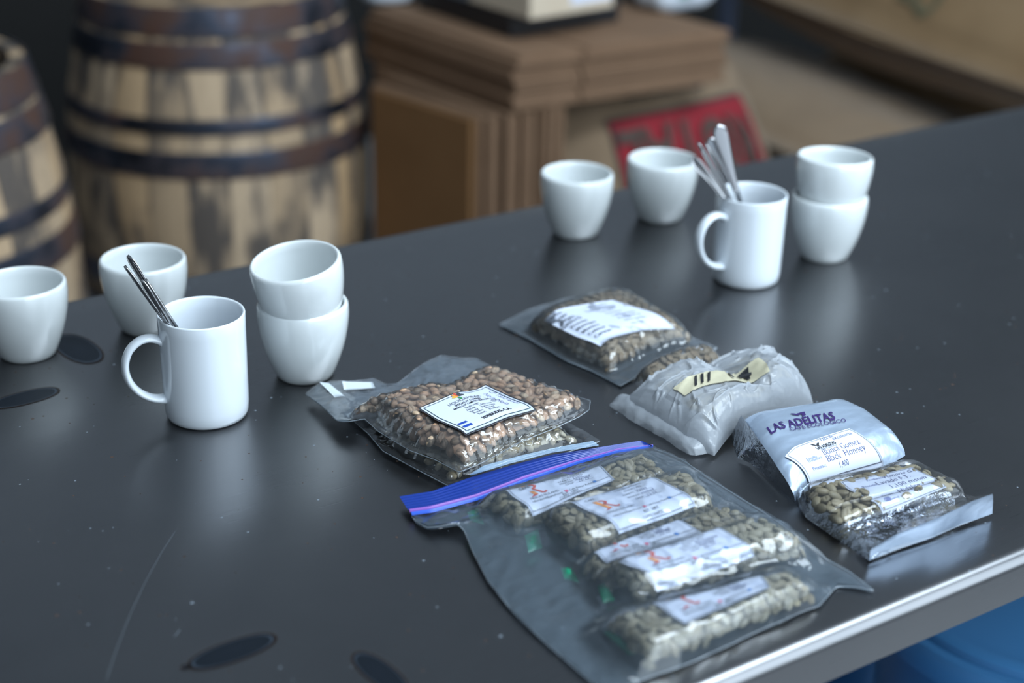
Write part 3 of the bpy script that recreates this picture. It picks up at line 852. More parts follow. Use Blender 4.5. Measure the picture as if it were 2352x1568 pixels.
for q, nm in (([(733, 880), (756, 884), (792, 914), (770, 917)], 'tape'), ([(786, 880), (856, 882), (862, 895), (790, 900)], 'tape')):
    Label(ptA, q, .0022).sheet('tape', 'tape_white', bagA, 8, 6)

# ------------------------------------------------------------------ five small bags shingled inside the zip bag
GS = 'small printed bean bags inside the zip bag'
SMALL = []
def small_bag(label, top, bottom, left, right, h, quad, hand, mat, seed, tab, full=True, labmax=1.0, extra_beans=None, lab_h=.0015, texts=True):
    pt = Patch(top, bottom, left, right, lambda u, v: h*plateau(u, v, .015, .985, .02, .985, .10, .30, .10, .22))
    t = thing('sample_bag', label, 'bag', pt.centre(), GS)
    lb = Label(pt, quad, lab_h)
    sk = [shrinkq([tuple(q) for q in lb.Q], .90)]
    if extra_beans: sk = [shrinkq([tuple(q) for q in lb.Q], .9)]
    bs = sow(pt, t, mat, (.025, .975, .03, .975), skip=sk, seed=seed, depth=.0026, tries=4200, dmin=.0070)
    film('film', pt, 46, 34, 'film_small', t, .0010, .0010, 70, seed)
    sh = lb.sheet('label', 'paper', t)
    w, h_ = lb.w, lb.h
    shp = strips(.0016, .0016, w-.0016, h_-.0016, .00035, 'grey_ink')
    # red and orange R emblem
    k = w/.100; ox, oy = .012*k, h_*.47; s = .020*k
    q = lambda pts: [(ox+a*s, oy+b*s) for a, b in pts]
    shp += [(q([(.30, .06), (.50, .06), (.36, .98), (.12, .98)]), 'orange_ink'), (q([(.02, -.06), (.30, .0), (.50, .06), (.30, .12)]), 'crimson_ink')]
    arc = [(.40, .98)]+[(.48+.30*math.sin(a), .76+.22*math.cos(a)) for a in np.linspace(0, math.pi, 10)]+[(.42, .54)]+[(.46+.16*math.sin(a), .76+.12*math.cos(a)) for a in np.linspace(math.pi, 0, 8)]
    n = len(arc)
    outer = arc[1:11]; inner = list(reversed(arc[12:20]))
    for i in range(7): shp.append((q([outer[min(i*10//7, 9)], outer[min((i+1)*10//7, 9)], inner[min(i+1, 7)], inner[min(i, 7)]]), 'red_ink'))
    shp += [(q([(.48, .54), (.60, .54), (.84, .14), (.70, .10)]), 'red_ink'), (q([(.70, .10), (.84, .14), (1.0, .20), (1.02, .08), (.86, .02)]), 'red_ink')]
    items = [('CAFÉ', .010*k, h_*.84, .0048*k, 'grey_ink'), ('FINCAS RULAND', .010*k, h_*.36, .0044*k, 'grey_ink', 0, 0, .95),
             ('FARM: FINCA RULAND', .046*k, h_*.88, .0034*k, 'grey_ink'), ('QUALITY: PRG', .054*k, h_*.80, .0034*k, 'grey_ink'),
             ('VARIETY:', .048*k, h_*.70, .0036*k, 'grey_ink'), ('PROCESS:', .048*k, h_*.60, .0036*k, 'grey_ink'), ('CROP:', .052*k, h_*.50, .0036*k, 'grey_ink'),
             (hand, .064*k, h_*.70, .0064*k, 'pen', .3, -.010, .9), ('washed', .064*k, h_*.60, .0062*k, 'pen', .3, -.010, .9), ('22-23', .066*k, h_*.50, .0060*k, 'pen', .2, -.010, .9),
             ('caferuland@gmail.com', .008*k, h_*.23, .0042*k, 'charcoal_ink', 0, 0, .9), ('Café Fincas Ruland', .050*k, h_*.23, .0042*k, 'charcoal_ink', 0, 0, .9), ('Fincas Ruland', .082*k, h_*.23, .0036*k, 'grey_ink', 0, 0, .8),
             ('EST. 1897', .040*k, h_*.125, .0046*k, 'charcoal_ink'), ('COFFEE FARMERS', .034*k, h_*.055, .0034*k, 'grey_ink')]
    for yy in (.685, .585, .485): shp.append((rect(.063*k, h_*yy, .083*k, h_*yy+.0002, 6), 'grey_ink'))
    shp += [(rect(.0455*k, h_*.222, .0488*k, h_*.222+.0036*k, 2), 'pink_ink'), (rect(.0780*k, h_*.222, .0815*k, h_*.222+.0040*k, 2), 'sky_ink')]
    items.append(('f', .0790*k, h_*.230, .0042*k, 'paper', 0, .03))
    write(lb, 'printed_text', sh, items, shp)
    if tab:
        tp = Patch(*[[(*p, .006, .004) for p in e] for e in tab], lambda u, v: .004*np.sin(u*3.1)*np.sin(v*3.1)+.0008*np.sin(v*30))
        film('zip_seal', tp, 8, 10, 'zip_green', t)
    SMALL.append((pt, h)); return t, pt, lb
def tabq(a, b, c, d): return ([a, b], [d, c], [a, d], [b, c])
small_bag('small bag of beans nearest the blue zip, its label partly under the next bag',
          [(1092, 1160, .006, .001), (1180, 1118, .016, .001), (1320, 1080, .018, .001), (1440, 1052, .012, .001), (1475, 1056, .004, .001)],
          [(1180, 1235, .002), (1260, 1222, .002), (1400, 1180, .002), (1560, 1125, .002)],
          [(1092, 1160, .006, .001), (1120, 1200, .002, .001), (1180, 1235, .002)], [(1475, 1056, .004, .001), (1520, 1085, .004, .001), (1560, 1125, .002)],
          .021, [(1160, 1117), (1376, 1060), (1412, 1102), (1222, 1186)], 'Lupi', 'bean_olive', 11, tabq((1073, 1172), (1098, 1160), (1112, 1198), (1080, 1190)))
small_bag('second small bag from the zip, a patch of round green beans beside its label',
          [(1236, 1205, .006, .001), (1260, 1165, .015, .001), (1400, 1115, .020, .001), (1530, 1085, .014, .001), (1570, 1095, .004, .001)],
          [(1338, 1302, .002), (1420, 1275, .002), (1540, 1236, .002), (1660, 1190, .002)],
          [(1236, 1205, .006, .001), (1262, 1250, .003, .001), (1338, 1302, .002)], [(1570, 1095, .004, .001), (1620, 1140, .004, .001), (1660, 1190, .002)],
          .024, [(1312, 1152), (1492, 1088), (1596, 1162), (1420, 1226)], 'Veces', 'bean_olive', 12, tabq((1205, 1225), (1236, 1208), (1246, 1252), (1214, 1262)))
small_bag('third small bag from the zip, a row of beans crossing its half-covered label',
          [(1320, 1310, .006, .001), (1370, 1262, .012, .001), (1500, 1205, .015, .001), (1620, 1165, .012, .001), (1680, 1172, .004, .001)],
          [(1392, 1372, .001), (1500, 1340, .001), (1620, 1300, .001), (1770, 1245, .001)],
          [(1320, 1310, .006, .001), (1350, 1345, .003, .001), (1392, 1372, .001)], [(1680, 1172, .004, .001), (1730, 1205, .004, .001), (1770, 1245, .001)],
          .018, [(1362, 1262), (1552, 1186), (1612, 1226), (1395, 1296)], 'Lupi', 'bean_olive', 13, tabq((1288, 1300), (1312, 1296), (1330, 1332), (1296, 1322)))
small_bag('fourth small bag, its complete white label clearest of the five',
          [(1378, 1318, .010, .008), (1420, 1282, .026, .010), (1540, 1235, .030, .010), (1680, 1190, .026, .008), (1740, 1200, .010, .006)],
          [(1446, 1402, .002), (1560, 1376, .002), (1700, 1335, .002), (1868, 1284, .002)],
          [(1378, 1318, .010, .008), (1404, 1362, .004, .004), (1446, 1402, .002)], [(1740, 1200, .010, .006), (1800, 1238, .006, .004), (1868, 1284, .002)],
          .023, [(1421, 1290), (1648, 1207), (1731, 1276), (1507, 1357)], 'Abuissimo', 'bean_green', 14, tabq((1372, 1340), (1390, 1330), (1412, 1372), (1386, 1378)))
small_bag('small bag farthest from the zip with a crinkled clear front fold at the table edge',
          [(1372, 1424, .010, .001), (1430, 1388, .018, .001), (1600, 1352, .020, .001), (1760, 1308, .020, .001), (1806, 1318, .010, .001)],
          [(1480, 1552, .002), (1600, 1510, .002), (1740, 1450, .002), (1884, 1392, .002)],
          [(1372, 1424, .010, .001), (1410, 1490, .004, .001), (1480, 1552, .002)], [(1806, 1318, .010, .001), (1850, 1352, .004, .001), (1884, 1392, .002)],
          .022, [(1498, 1378), (1742, 1312), (1768, 1352), (1572, 1436)], 'Pacas', 'bean_green', 15, tabq((1386, 1446), (1402, 1440), (1462, 1496), (1440, 1494)))

# ------------------------------------------------------------------ the big zip bag over them
zl = [(946, 1186), (992, 1180), (1096, 1152), (1206, 1109), (1328, 1068), (1420, 1042), (1500, 1030)]       # below the seal
zm = [(938, 1175), (990, 1167), (1094, 1140), (1204, 1098), (1327, 1060), (1420, 1036), (1499, 1028)]
zu_ = [(917, 1143), (992, 1131), (1084, 1098), (1175, 1071), (1267, 1047), (1340, 1036), (1420, 1023), (1472, 1015), (1497, 1026)]
zt = [(1078, 1098), (1110, 1077), (1190, 1055), (1280, 1034), (1362, 1020)]
zipz = lambda pts, z: [(p[0], p[1], z+.006*math.sin(math.pi*min(max((p[0]-917)/583, 0), 1))) for p in pts]
# height envelope of the small bags
x0, y0, cs = .50, .55, .004; nxg, nyg = 160, 170
ENV = np.zeros((nxg, nyg))
g = np.linspace(0, 1, 90); uu, vv = np.meshgrid(g, g, indexing='ij')
for pt, h in SMALL:
    P = pt.S(uu, vv).reshape(-1, 3); i = ((P[:, 0]-x0)/cs).astype(int); j = ((P[:, 1]-y0)/cs).astype(int)
    ok = (i >= 0) & (i < nxg) & (j >= 0) & (j < nyg); np.maximum.at(ENV, (i[ok], j[ok]), P[ok, 2]-TT)
for _ in range(7):      # the film hangs like a tent from the bags' shoulders
    E2 = ENV.copy()
    for di, dj, dr in ((1, 0, .0030), (-1, 0, .0030), (0, 1, .0030), (0, -1, .0030), (1, 1, .0042), (1, -1, .0042), (-1, 1, .0042), (-1, -1, .0042)):
        E2 = np.maximum(E2, np.roll(np.roll(ENV, di, 0), dj, 1)-dr)
    ENV = np.maximum(E2, 0)
BL = ENV.copy()
for _ in range(2):
    BL = sum(np.roll(np.roll(BL, di, 0), dj, 1) for di in (-1, 0, 1) for dj in (-1, 0, 1))/9
ENV = np.maximum(BL, ENV*.97)
def envh(x, y):
    fx_ = np.clip((x-x0)/cs-.5, 0, nxg-2); fy_ = np.clip((y-y0)/cs-.5, 0, nyg-2); i = fx_.astype(int); j = fy_.astype(int); a = fx_-i; b_ = fy_-j
    return ENV[i, j]*(1-a)*(1-b_)+ENV[i+1, j]*a*(1-b_)+ENV[i, j+1]*(1-a)*b_+ENV[i+1, j+1]*a*b_
ptZ = Patch(zipz(zl, .003),
            [(1404, 1592, .002), (1472, 1562, .002), (1595, 1518, .002), (1752, 1444, .002), (1834, 1408, .002), (1880, 1391, .002), (1922, 1346, .002), (1963, 1347, .003), (2006, 1356, .003)],
            [(946, 1186, .003), (958, 1200, .004), (983, 1212, .005), (1010, 1209, .008), (1047, 1200, .010), (1066, 1218, .008), (1086, 1267, .005), (1120, 1332, .004), (1170, 1396, .003), (1225, 1450, .003), (1280, 1500, .002), (1362, 1569, .002), (1404, 1592, .002)],
            [(1500, 1030, .003), (1537, 1043, .006), (1573, 1060, .010), (1619, 1092, .010), (1699, 1143, .008), (1771, 1187, .005), (1831, 1231, .003), (1894, 1282, .003), (1956, 1316, .003), (2006, 1356, .003)])
def _zh(u, v):
    P = ptZ.base(u, v); e = envh(P[..., 0], P[..., 1])
    return np.maximum(e+.0022-(P[..., 2]-TT), 0)*np.clip(np.minimum(np.minimum(u, 1-u), np.minimum(v, (1-v)*1.5))/.03, 0, 1)
ptZ.hf = _zh
zipbag = thing('zip_bag', 'large clear freezer bag with a blue zip, holding five small bags of green beans', 'bag', ptZ.centre())
film('film', ptZ, 140, 140, 'film_zip', zipbag, .0008, .0030, 30, 4, None, TT+.0006, shape=(1, 1, .3))
MAT['film_back'] = mat_film('back_film', .12, .14, .2, 40, tint=(.62, .82, 1, 1), spec=1.0)
_hf = ptZ.hf; ptZ.hf = lambda u, v: u*0
bf = film('back_film', ptZ, 60, 60, 'film_back', zipbag, -.002, .0006, 40, 2, None, TT+.0008); ptZ.hf = _hf
lipP = Patch(zipz(zt, .012), zipz([(1084, 1098), (1175, 1071), (1267, 1047), (1340, 1036), (1376, 1030)], .008),
             zipz([(1078, 1098), (1084, 1098)], .010), zipz([(1362, 1020), (1376, 1030)], .010), lambda u, v: .0007*(.5+.5*np.sin(v*4*2*math.pi))+.003)
lo_ = film('zip_lip', lipP, 60, 26, 'zip_lip', zipbag); lo_['label'] = 'pale ribbed plastic lip above the blue zip'
bandP = Patch(zipz(zu_, .007), zipz(zm, .004), zipz([zu_[0], zm[0]], .005), zipz([zu_[-1], zm[-1]], .006), lambda u, v: .0006*(.5+.5*np.sin(v*6*2*math.pi))+.0012)
zo = film('zip_band', bandP, 90, 36, 'zip_blue', zipbag); zo['label'] = 'deep blue ribbed zip band'
def line(name, a, b_, mat, lab):
    A_, B_ = np.array(a, float), np.array(b_, float)
    def mk(f): return [tuple(p) for p in A_*(1-f)+B_*f]
    for (f0, f1, m, nm) in ((.0, .48, 'zip_pink', 'pink seal line'), (.55, 1.0, 'zip_mid', 'bright blue seal line')):
        p = Patch(zipz(mk(f0), .004), zipz(mk(f1), .0035), zipz([mk(f0)[0], mk(f1)[0]], .004), zipz([mk(f0)[-1], mk(f1)[-1]], .004), lambda u, v: .0024*np.sin(v*math.pi)+.0012)
        o = film(name, p, 70, 8, m, zipbag); o['label'] = nm
line('zip_seal', zm, zl, None, None)

MAT['seam'] = mat_film('film_edge', .28, .12, .1, 60, tint=(.75, .88, 1, 1))
def edges(pt, parent, ks, r=.0007, names=None):
    for k in ks:
        t_ = np.linspace(0, 1, 60); z_ = np.zeros(60); o_ = np.ones(60)
        P = pt.S(t_, z_) if k == 0 else pt.S(t_, o_) if k == 1 else pt.S(z_, t_) if k == 2 else pt.S(o_, t_)
        P[:, 2] = np.maximum(P[:, 2], TT+.0012)
        b = MB(); b.sweep(P, [(r, r*.8)]*60, 6); b.build('sealed_edge', 'seam', parent)
edges(ptZ, zipbag, (1, 2, 3)); edges(ptA, bagA, (0, 1, 2, 3), .0005); edges(ptB, bagB, (1, 2), .0006)

# ------------------------------------------------------------------ clear sample bag with the paper label
ptD = Patch([(1147, 745, .002), (1215, 712, .003), (1300, 686, .004), (1408, 672, .004)],
            [(1425, 886, .002), (1470, 860, .003), (1530, 828, .004), (1590, 810, .004), (1648, 800, .003)],
            [(1147, 745, .002), (1215, 778, .002), (1300, 828, .002), (1360, 852, .002), (1425, 886, .002)],
            [(1408, 672, .004), (1450, 690, .006), (1520, 735, .006), (1590, 775, .005), (1648, 800, .003)],
            lambda u, v: .026*plateau(u, v, .06, .95, .17, .88, .18, .16, .14, .20))
bagD = thing('clear_sample_bag', 'flat clear bag of dull beans under a white paper slip, farthest bag from the camera', 'bag', ptD.centre())
labD = Label(ptD, [(1252, 738), (1408, 692), (1550, 757), (1380, 797)], .0016)
sow(ptD, bagD, 'bean_dark', (.07, .935, .18, .87), skip=[shrinkq([tuple(q) for q in labD.Q], .9)], seed=21, depth=.0028)
film('film', ptD, 60, 60, 'film_clear', bagD, .0008, .0018, 45, 3, None, TT+.0006)
edges(ptD, bagD, (0, 1, 2, 3), .0008)
h_, ptD.hf = ptD.hf, (lambda u, v: u*0); film('back_film', ptD, 30, 30, 'film_back', bagD, -.0014, .0004, 40, 5, None, TT+.0005); ptD.hf = h_
sD = labD.sheet('label', 'paper', bagD)
W_, H_ = labD.w, labD.h
rows = ['Finca', 'Lugar', 'Altura', 'Caturra', 'Proceso', 'Municipio', 'Muestra', 'Catimor', 'Caracas']
items = [(r_, .004, H_*(.90-.098*i), .0060, 'charcoal_ink', 0, .01) for i, r_ in enumerate(rows)]
items += [(r_, W_*.56, H_*(.86-.105*i), .0054, 'grey_ink') for i, r_ in enumerate(['El Mirador', 'Comunidad', 'Lavado', 'Cosecha', '1,400 msnm', 'Peso 350 g', 'Oro verde', '12 / 05'])]
write(labD, 'printed_text', sD, items, [])

ptD2 = Patch([(1452, 878, .004), (1500, 842, .012), (1560, 818, .016), (1622, 806, .010)], [(1500, 905, .002), (1560, 885, .002), (1620, 868, .002), (1672, 850, .002)],
             [(1452, 878, .004), (1474, 893, .003), (1500, 905, .002)], [(1622, 806, .010), (1650, 828, .004), (1672, 850, .002)], lambda u, v: .016*plateau(u, v, .02, .98, .03, .97, .12, .3))
bagD2 = thing('clear_sample_bag', 'sliver of a clear bean bag showing between the white crumpled bag and the slip-labelled bag', 'bag', ptD2.centre())
sow(ptD2, bagD2, 'bean_dark', (.03, .97, .04, .96), seed=22, depth=.0026, tries=1500)
film('film', ptD2, 30, 20, 'film_clear', bagD2, .0008, .0008, 60, 5, None, TT+.0006)

# ------------------------------------------------------------------ crumpled white bag
ptE = Patch([(1424, 912, .010, .002), (1432, 890, .020, .002), (1482, 862, .030, .002), (1560, 822, .036, .002), (1690, 788, .036, .002), (1748, 787, .030, .002)],
            [(1641, 1046, .003), (1668, 1010, .006), (1690, 985, .010), (1740, 962, .010), (1800, 948, .008), (1868, 926, .003)],
            [(1424, 912, .010, .002), (1460, 945, .006), (1520, 985, .004), (1574, 1020, .003), (1641, 1046, .003)],
            [(1748, 787, .030, .002), (1792, 815, .026, .002), (1832, 862, .014, .002), (1868, 926, .003)],
            lambda u, v: .038*plateau(u, v, .0, 1, .0, 1, .26, .22, .22, .22)*(1-.25*np.exp(-((u-.55)/.08)**2)*(v > .1)+.10*np.sin(u*7+v*3)))
bagE = thing('white_plastic_bag', 'crumpled frosted white plastic bag with a strip of marked masking tape', 'bag', ptE.centre())
TAPEQ = shrinkq([ptE.uv(*p) for p in [(1546, 892), (1744, 822), (1768, 856), (1572, 908)]], 1.12)
def crumple(P, u, v):
    Q = P.copy()
    e = np.minimum(np.minimum(u, 1-u), np.minimum(v, 1-v)); k = np.clip(e/.10, .08, 1)
    k = k*np.array([.30 if inquad(a, b_, TAPEQ) else 1 for a, b_ in zip(u, v)])
    for i, p in enumerate(P):
        w0 = Vector((noise.noise(Vector((p[0]*14, p[1]*14, 6.))), noise.noise(Vector((p[0]*14, p[1]*14, 8.))), 0))*.5
        q = Vector((p[0]*17, p[1]*13, 3.3))+w0; q2 = Vector((p[0]*30, p[1]*38, 9.1))+w0*1.6; q3 = Vector((p[0]*60, p[1]*52, 1.7))+w0*2.4
        vein = lambda z, wd: max(0.0, 1-abs(noise.noise(z))/wd)
        r = (1-abs(noise.noise(q))*2.2)*.0050+noise.noise(q2)*.0030+vein(q2, .09)*.0042+vein(q3, .12)*.0026
        Q[i, 2] += r*k[i]-.005*k[i]; Q[i, 0] += noise.noise(q2+Vector((5, 0, 0)))*.005*k[i]; Q[i, 1] += noise.noise(q2+Vector((0, 5, 0)))*.005*k[i]
    Q[:, 2] = np.maximum(Q[:, 2], TT+.0012)
    return Q
film('body', ptE, 170, 160, 'frost', bagE, .0, 0, 30, 1, crumple)
sow(ptE, bagE, 'bean_olive', (.10, .90, .12, .88), seed=31, depth=.011, tries=1600, dmin=.0085, fill=True, dz=.014)
ptE2 = Patch([(1400, 932, .002), (1420, 912, .005), (1500, 930, .004), (1600, 930, .004)], [(1582, 1044, .002), (1600, 1046, .002), (1630, 1040, .002), (1660, 1000, .002)],
             [(1400, 932, .002), (1450, 965, .002), (1530, 1010, .002), (1582, 1044, .002)], [(1600, 930, .004), (1630, 960, .004), (1660, 1000, .002)], lambda u, v: .009*plateau(u, v, 0, 1, 0, 1, .2, .2))
film('folded_flap', ptE2, 50, 40, 'frost', bagE, .0, .0022, 60, 6, None, TT+.0008)
tpQ = Label(ptE, [(1546, 892), (1744, 822), (1768, 856), (1572, 908)], .0012)
def tape_sheet():
    lb = tpQ; nx, ny = 40, 8
    gx, gy = np.meshgrid(np.linspace(0, 1, nx+1), np.linspace(0, 1, ny+1), indexing='ij'); q = lb.UV(gx.ravel(), gy.ravel())
    P = crumple(ptE.S(q[:, 0], q[:, 1]), q[:, 0], q[:, 1]); P[:, 2] += .0016
    return mesh('tape', P, grid_faces(nx, ny), 'tape', bagE)
ts = tape_sheet(); ts['label'] = 'beige masking tape with black marker writing'
def tape_ink():
    lb = tpQ
    for tx, a0, a1 in (('///', .14, .44), ('1', .60, .66), ('4', .69, .86)):
        v, f = glyphs(tx, .2, .02)
        lo, hi = v.min(0), v.max(0)
        v2 = (v-lo)/(hi-lo); v2 = np.stack([a0+(a1-a0)*v2[:, 0], .16+.70*v2[:, 1]], 1)
        q = lb.UV(v2[:, 0], v2[:, 1]); P = crumple(ptE.S(q[:, 0], q[:, 1]), q[:, 0], q[:, 1]); P[:, 2] += .0030
        mesh('marker_stroke' if tx == '///' else 'marker_digit', P, f, 'ink', ts, False)
tape_ink()

# ------------------------------------------------------------------ silver pouch with purple print and white label
ptF = Patch([(1702, 974, .022, .018), (1745, 957, .026, .018), (1800, 944, .028, .018), (1890, 930, .028, .018), (1936, 921, .024, .016)],
            [(1826, 1150, .003), (1858, 1127, .003), (1940, 1102, .003), (2022, 1080, .003), (2079, 1046, .005)],
            [(1702, 974, .022, .018), (1740, 1030, .020, .020), (1782, 1088, .014, .014), (1826, 1150, .003)],
            [(1936, 921, .024, .016), (1992, 950, .022, .016), (2048, 1002, .014, .012), (2079, 1046, .005)],
            lambda u, v: .018*plateau(u, v, -.02, 1.02, -.06, 1.0, .22, .2, .22, .20))
bagF = thing('silver_pouch', 'silver foil pouch with purple lettering and a white label folded over its front edge', 'bag', ptF.centre())
film('body', ptF, 70, 70, 'silver', bagF, 0, .0009, 22, 8)
gs = Patch([(1700, 975, .020, .030), (1740, 1030, .020, .030), (1782, 1088, .014, .022), (1824, 1148, .003, .004)], [(1678, 1004, .002), (1694, 1052, .002), (1722, 1062, .002), (1776, 1108, .002), (1826, 1152, .002)],
           [(1700, 975, .020, .030), (1684, 990, .008, .012), (1678, 1004, .002)], [(1824, 1148, .003, .004), (1826, 1152, .002)], lambda u, v: -.003*np.sin(v*3.1))
film('side_gusset', gs, 44, 14, 'foil', bagF, 0, .0028, 70, 2, None, TT+.0006)
labF = Label(ptF, [(1803, 1050), (1950, 986), (2026, 1074), (1858, 1124)], .0014)
sF = labF.sheet('label', 'paper', bagF, 26, 30)
W_, H_ = labF.w, labF.h
fw = lambda f: '%f' % (W_*f)
items = [('LAS ADELITAS', W_*.36, H_*.650, .0056, 'ink', 0, .03, fw(.27)), ('CAFÉ ECOLÓGICO', W_*.39, H_*.585, .0036, 'grey_ink', 0, 0, fw(.22)),
         ('Taza de', W_*.50, H_*.86, .0070, 'pen', .3, -.012, fw(.20)), ('excelencia', W_*.64, H_*.77, .0062, 'pen', .3, -.012, fw(.28)),
         ('Blanca Gomez', W_*.36, H_*.445, .0098, 'pen', .3, -.014, fw(.52)), ('Black  Honney', W_*.34, H_*.275, .0092, 'pen', .3, -.014, fw(.54)),
         ('Familia', W_*.13, H_*.46, .0042, 'pale_ink'), ('Productora:', W_*.13, H_*.40, .0042, 'pale_ink', 0, 0, fw(.19)), ('Proceso:', W_*.12, H_*.21, .0042, 'pale_ink'), ('1,400', W_*.44, H_*.12, .0060, 'pen', .3, -.012, fw(.14))]
shp = strips(.0018, .0018, W_-.0018, H_-.0018, .0004, 'grey_ink')+[leaf(W_*.40, H_*.77, .006, .002, 2.2, 'ink'), leaf(W_*.40, H_*.77, .006, .002, .6, 'ink'), leaf(W_*.41, H_*.73, .005, .002, 1.2, 'ink')]
write(labF, 'printed_text', sF, items, shp)
labF2 = Label(ptF, [(1756, 984), (1922, 938), (1936, 968), (1772, 1006)], .0006)
W_, H_ = labF2.w, labF2.h
fig = [leaf(W_*.50+dx, H_*1.02+dy, L, .0030, a, 'purple_ink') for dx, dy, L, a in ((-.004, .004, .012, .2), (0, .002, .010, 2.4), (.002, -.002, .010, 1.1), (.006, 0, .008, 2.0), (-.002, .006, .009, -.3))]
write(labF2, 'purple_print', bagF, [('LAS ADELITAS', .001, H_*.22, .0165, 'purple_ink', 0, .025, W_/.0165/6.9), ('CAFE ECOLOGICO', W_*.27, H_*-.10, .0072, 'purple_ink', 0, 0, 1.0)], fig)

# ------------------------------------------------------------------ clear-fronted foil pouch, beans and label showing
ptG = Patch([(1838, 1128, .010, .008), (1900, 1112, .012, .009), (2000, 1090, .012, .009), (2098, 1066, .010, .008)],
            [(1996, 1286, .003), (2040, 1268, .003), (2150, 1226, .003), (2240, 1190, .003)],
            [(1838, 1128, .010, .004), (1850, 1182, .004, .003), (1920, 1235, .003), (1968, 1262, .003), (1996, 1286, .003)],
            [(2098, 1066, .014, .004), (2150, 1098, .010, .004), (2200, 1128, .006, .004), (2240, 1190, .003)],
            lambda u, v: .0165*plateau(u, v, .0, 1.0, -.01, .66, .16, .16, .18, .30)+.005*plateau(u, v, .0, 1, .5, 1.0, .1, .2))
bagG = thing('foil_pouch', 'clear-fronted foil pouch showing beans and a lilac label, its silver end folded up', 'bag', ptG.centre())
lip_ = film('foil_back', ptG, 50, 50, 'foil', bagG, -.0080, .0010, 60, 3, None, TT+.0006)
labG = Label(ptG, [(1930, 1103), (2096, 1070), (2176, 1118), (2030, 1180)], -.0012)
sG = labG.sheet('label', 'paper', bagG)
W_, H_ = labG.w, labG.h
write(labG, 'printed_text', sG, [('Productor:', W_*.30, H_*.84, .0042, 'pale_ink'), ('Honorio G.', W_*.52, H_*.82, .0065, 'pen', .3, -.01), ('Proceso:', W_*.16, H_*.66, .0042, 'pale_ink'), ('Lavado F.T.', W_*.34, H_*.65, .0075, 'pen', .2, -.01),
      ('1,100 msnm', W_*.40, H_*.46, .0080, 'pen', .2, -.01), ('Origen:', W_*.18, H_*.30, .0042, 'pale_ink'), ('Hidalgo', W_*.40, H_*.28, .0080, 'pen', .3, -.01), ('Variedad (es):', W_*.12, H_*.14, .0042, 'pale_ink')],
      strips(.0012, .0012, W_-.0012, H_-.0012, .0004, 'grey_ink')+[leaf(.010, .006, .008, .006, .8, 'pale_ink')])
Qg = [tuple(q) for q in labG.Q]
beanmask = Label(ptG, [(2058, 1140), (2130, 1098), (2185, 1120), (2070, 1164)], 0)
Qm = [tuple(q) for q in beanmask.Q]
def keepG(u, v, p):
    inl = inquad(u, v, shrinkq(Qg, .95))
    return (not inl) or inquad(u, v, Qm)
sow(ptG, bagG, 'bean_olive', (.03, .97, .02, .58), seed=41, depth=.0030, keep=keepG, dz=.0068, size=1.22, dmin=.0084)
for (a, b_) in (((1966, 1138), .0), ((1990, 1146), .6), ((1985, 1130), .3)):
    u_, v_ = ptG.uv(*a); p = ptG.S(u_, v_); n = ptG.N(u_, v_)
    o = bpy.data.objects.new('coffee_bean', BEANS['bean_olive'][1]); COL.objects.link(o); o.parent = bagG; o.location = Vector(p+n*.0008)-bagG.location; o.rotation_euler = (0, 0, b_*5)
film('clear_front', ptG, 56, 56, 'film_pouch', bagG, .0026, .0012, 50, 7)
sg2 = Patch([(1838, 1126, .012, .016), (1862, 1160, .010, .014), (1930, 1206, .008, .012), (1985, 1244, .006, .008)], [(1832, 1140, .002), (1850, 1188, .002), (1930, 1243, .002), (1996, 1288, .002)],
            [(1838, 1126, .012, .016), (1832, 1140, .002)], [(1985, 1244, .006, .008), (1996, 1288, .002)])
film('side_gusset', sg2, 40, 12, 'foil', bagG, 0, .0022, 80, 5, None, TT+.0006)
fl = Patch([(2000, 1262, .016), (2060, 1226, .022), (2160, 1186, .030), (2235, 1150, .034), (2280, 1134, .036)], [(1996, 1287, .002), (2060, 1262, .002), (2140, 1236, .002), (2210, 1205, .003), (2279, 1180, .004)],
           [(2000, 1262, .016), (1996, 1287, .002)], [(2280, 1134, .036), (2279, 1180, .004)], lambda u, v: .003*np.sin(v*3.1))
film('folded_end', fl, 50, 16, 'silver', bagG, 0, .0014, 40, 9, None, TT+.0006)
fl2 = Patch([(2120, 1140, .016), (2190, 1128, .018), (2240, 1140, .026), (2280, 1134, .036)], [(2030, 1250, .012), (2060, 1226, .022), (2160, 1186, .030), (2279, 1136, .036)],
            [(2120, 1140, .016), (2080, 1195, .012), (2030, 1250, .012)], [(2280, 1134, .036), (2279, 1136, .036)])
film('open_mouth', fl2, 40, 20, 'film_pouch', bagG, 0, .0026, 55, 4, None, TT+.0006)

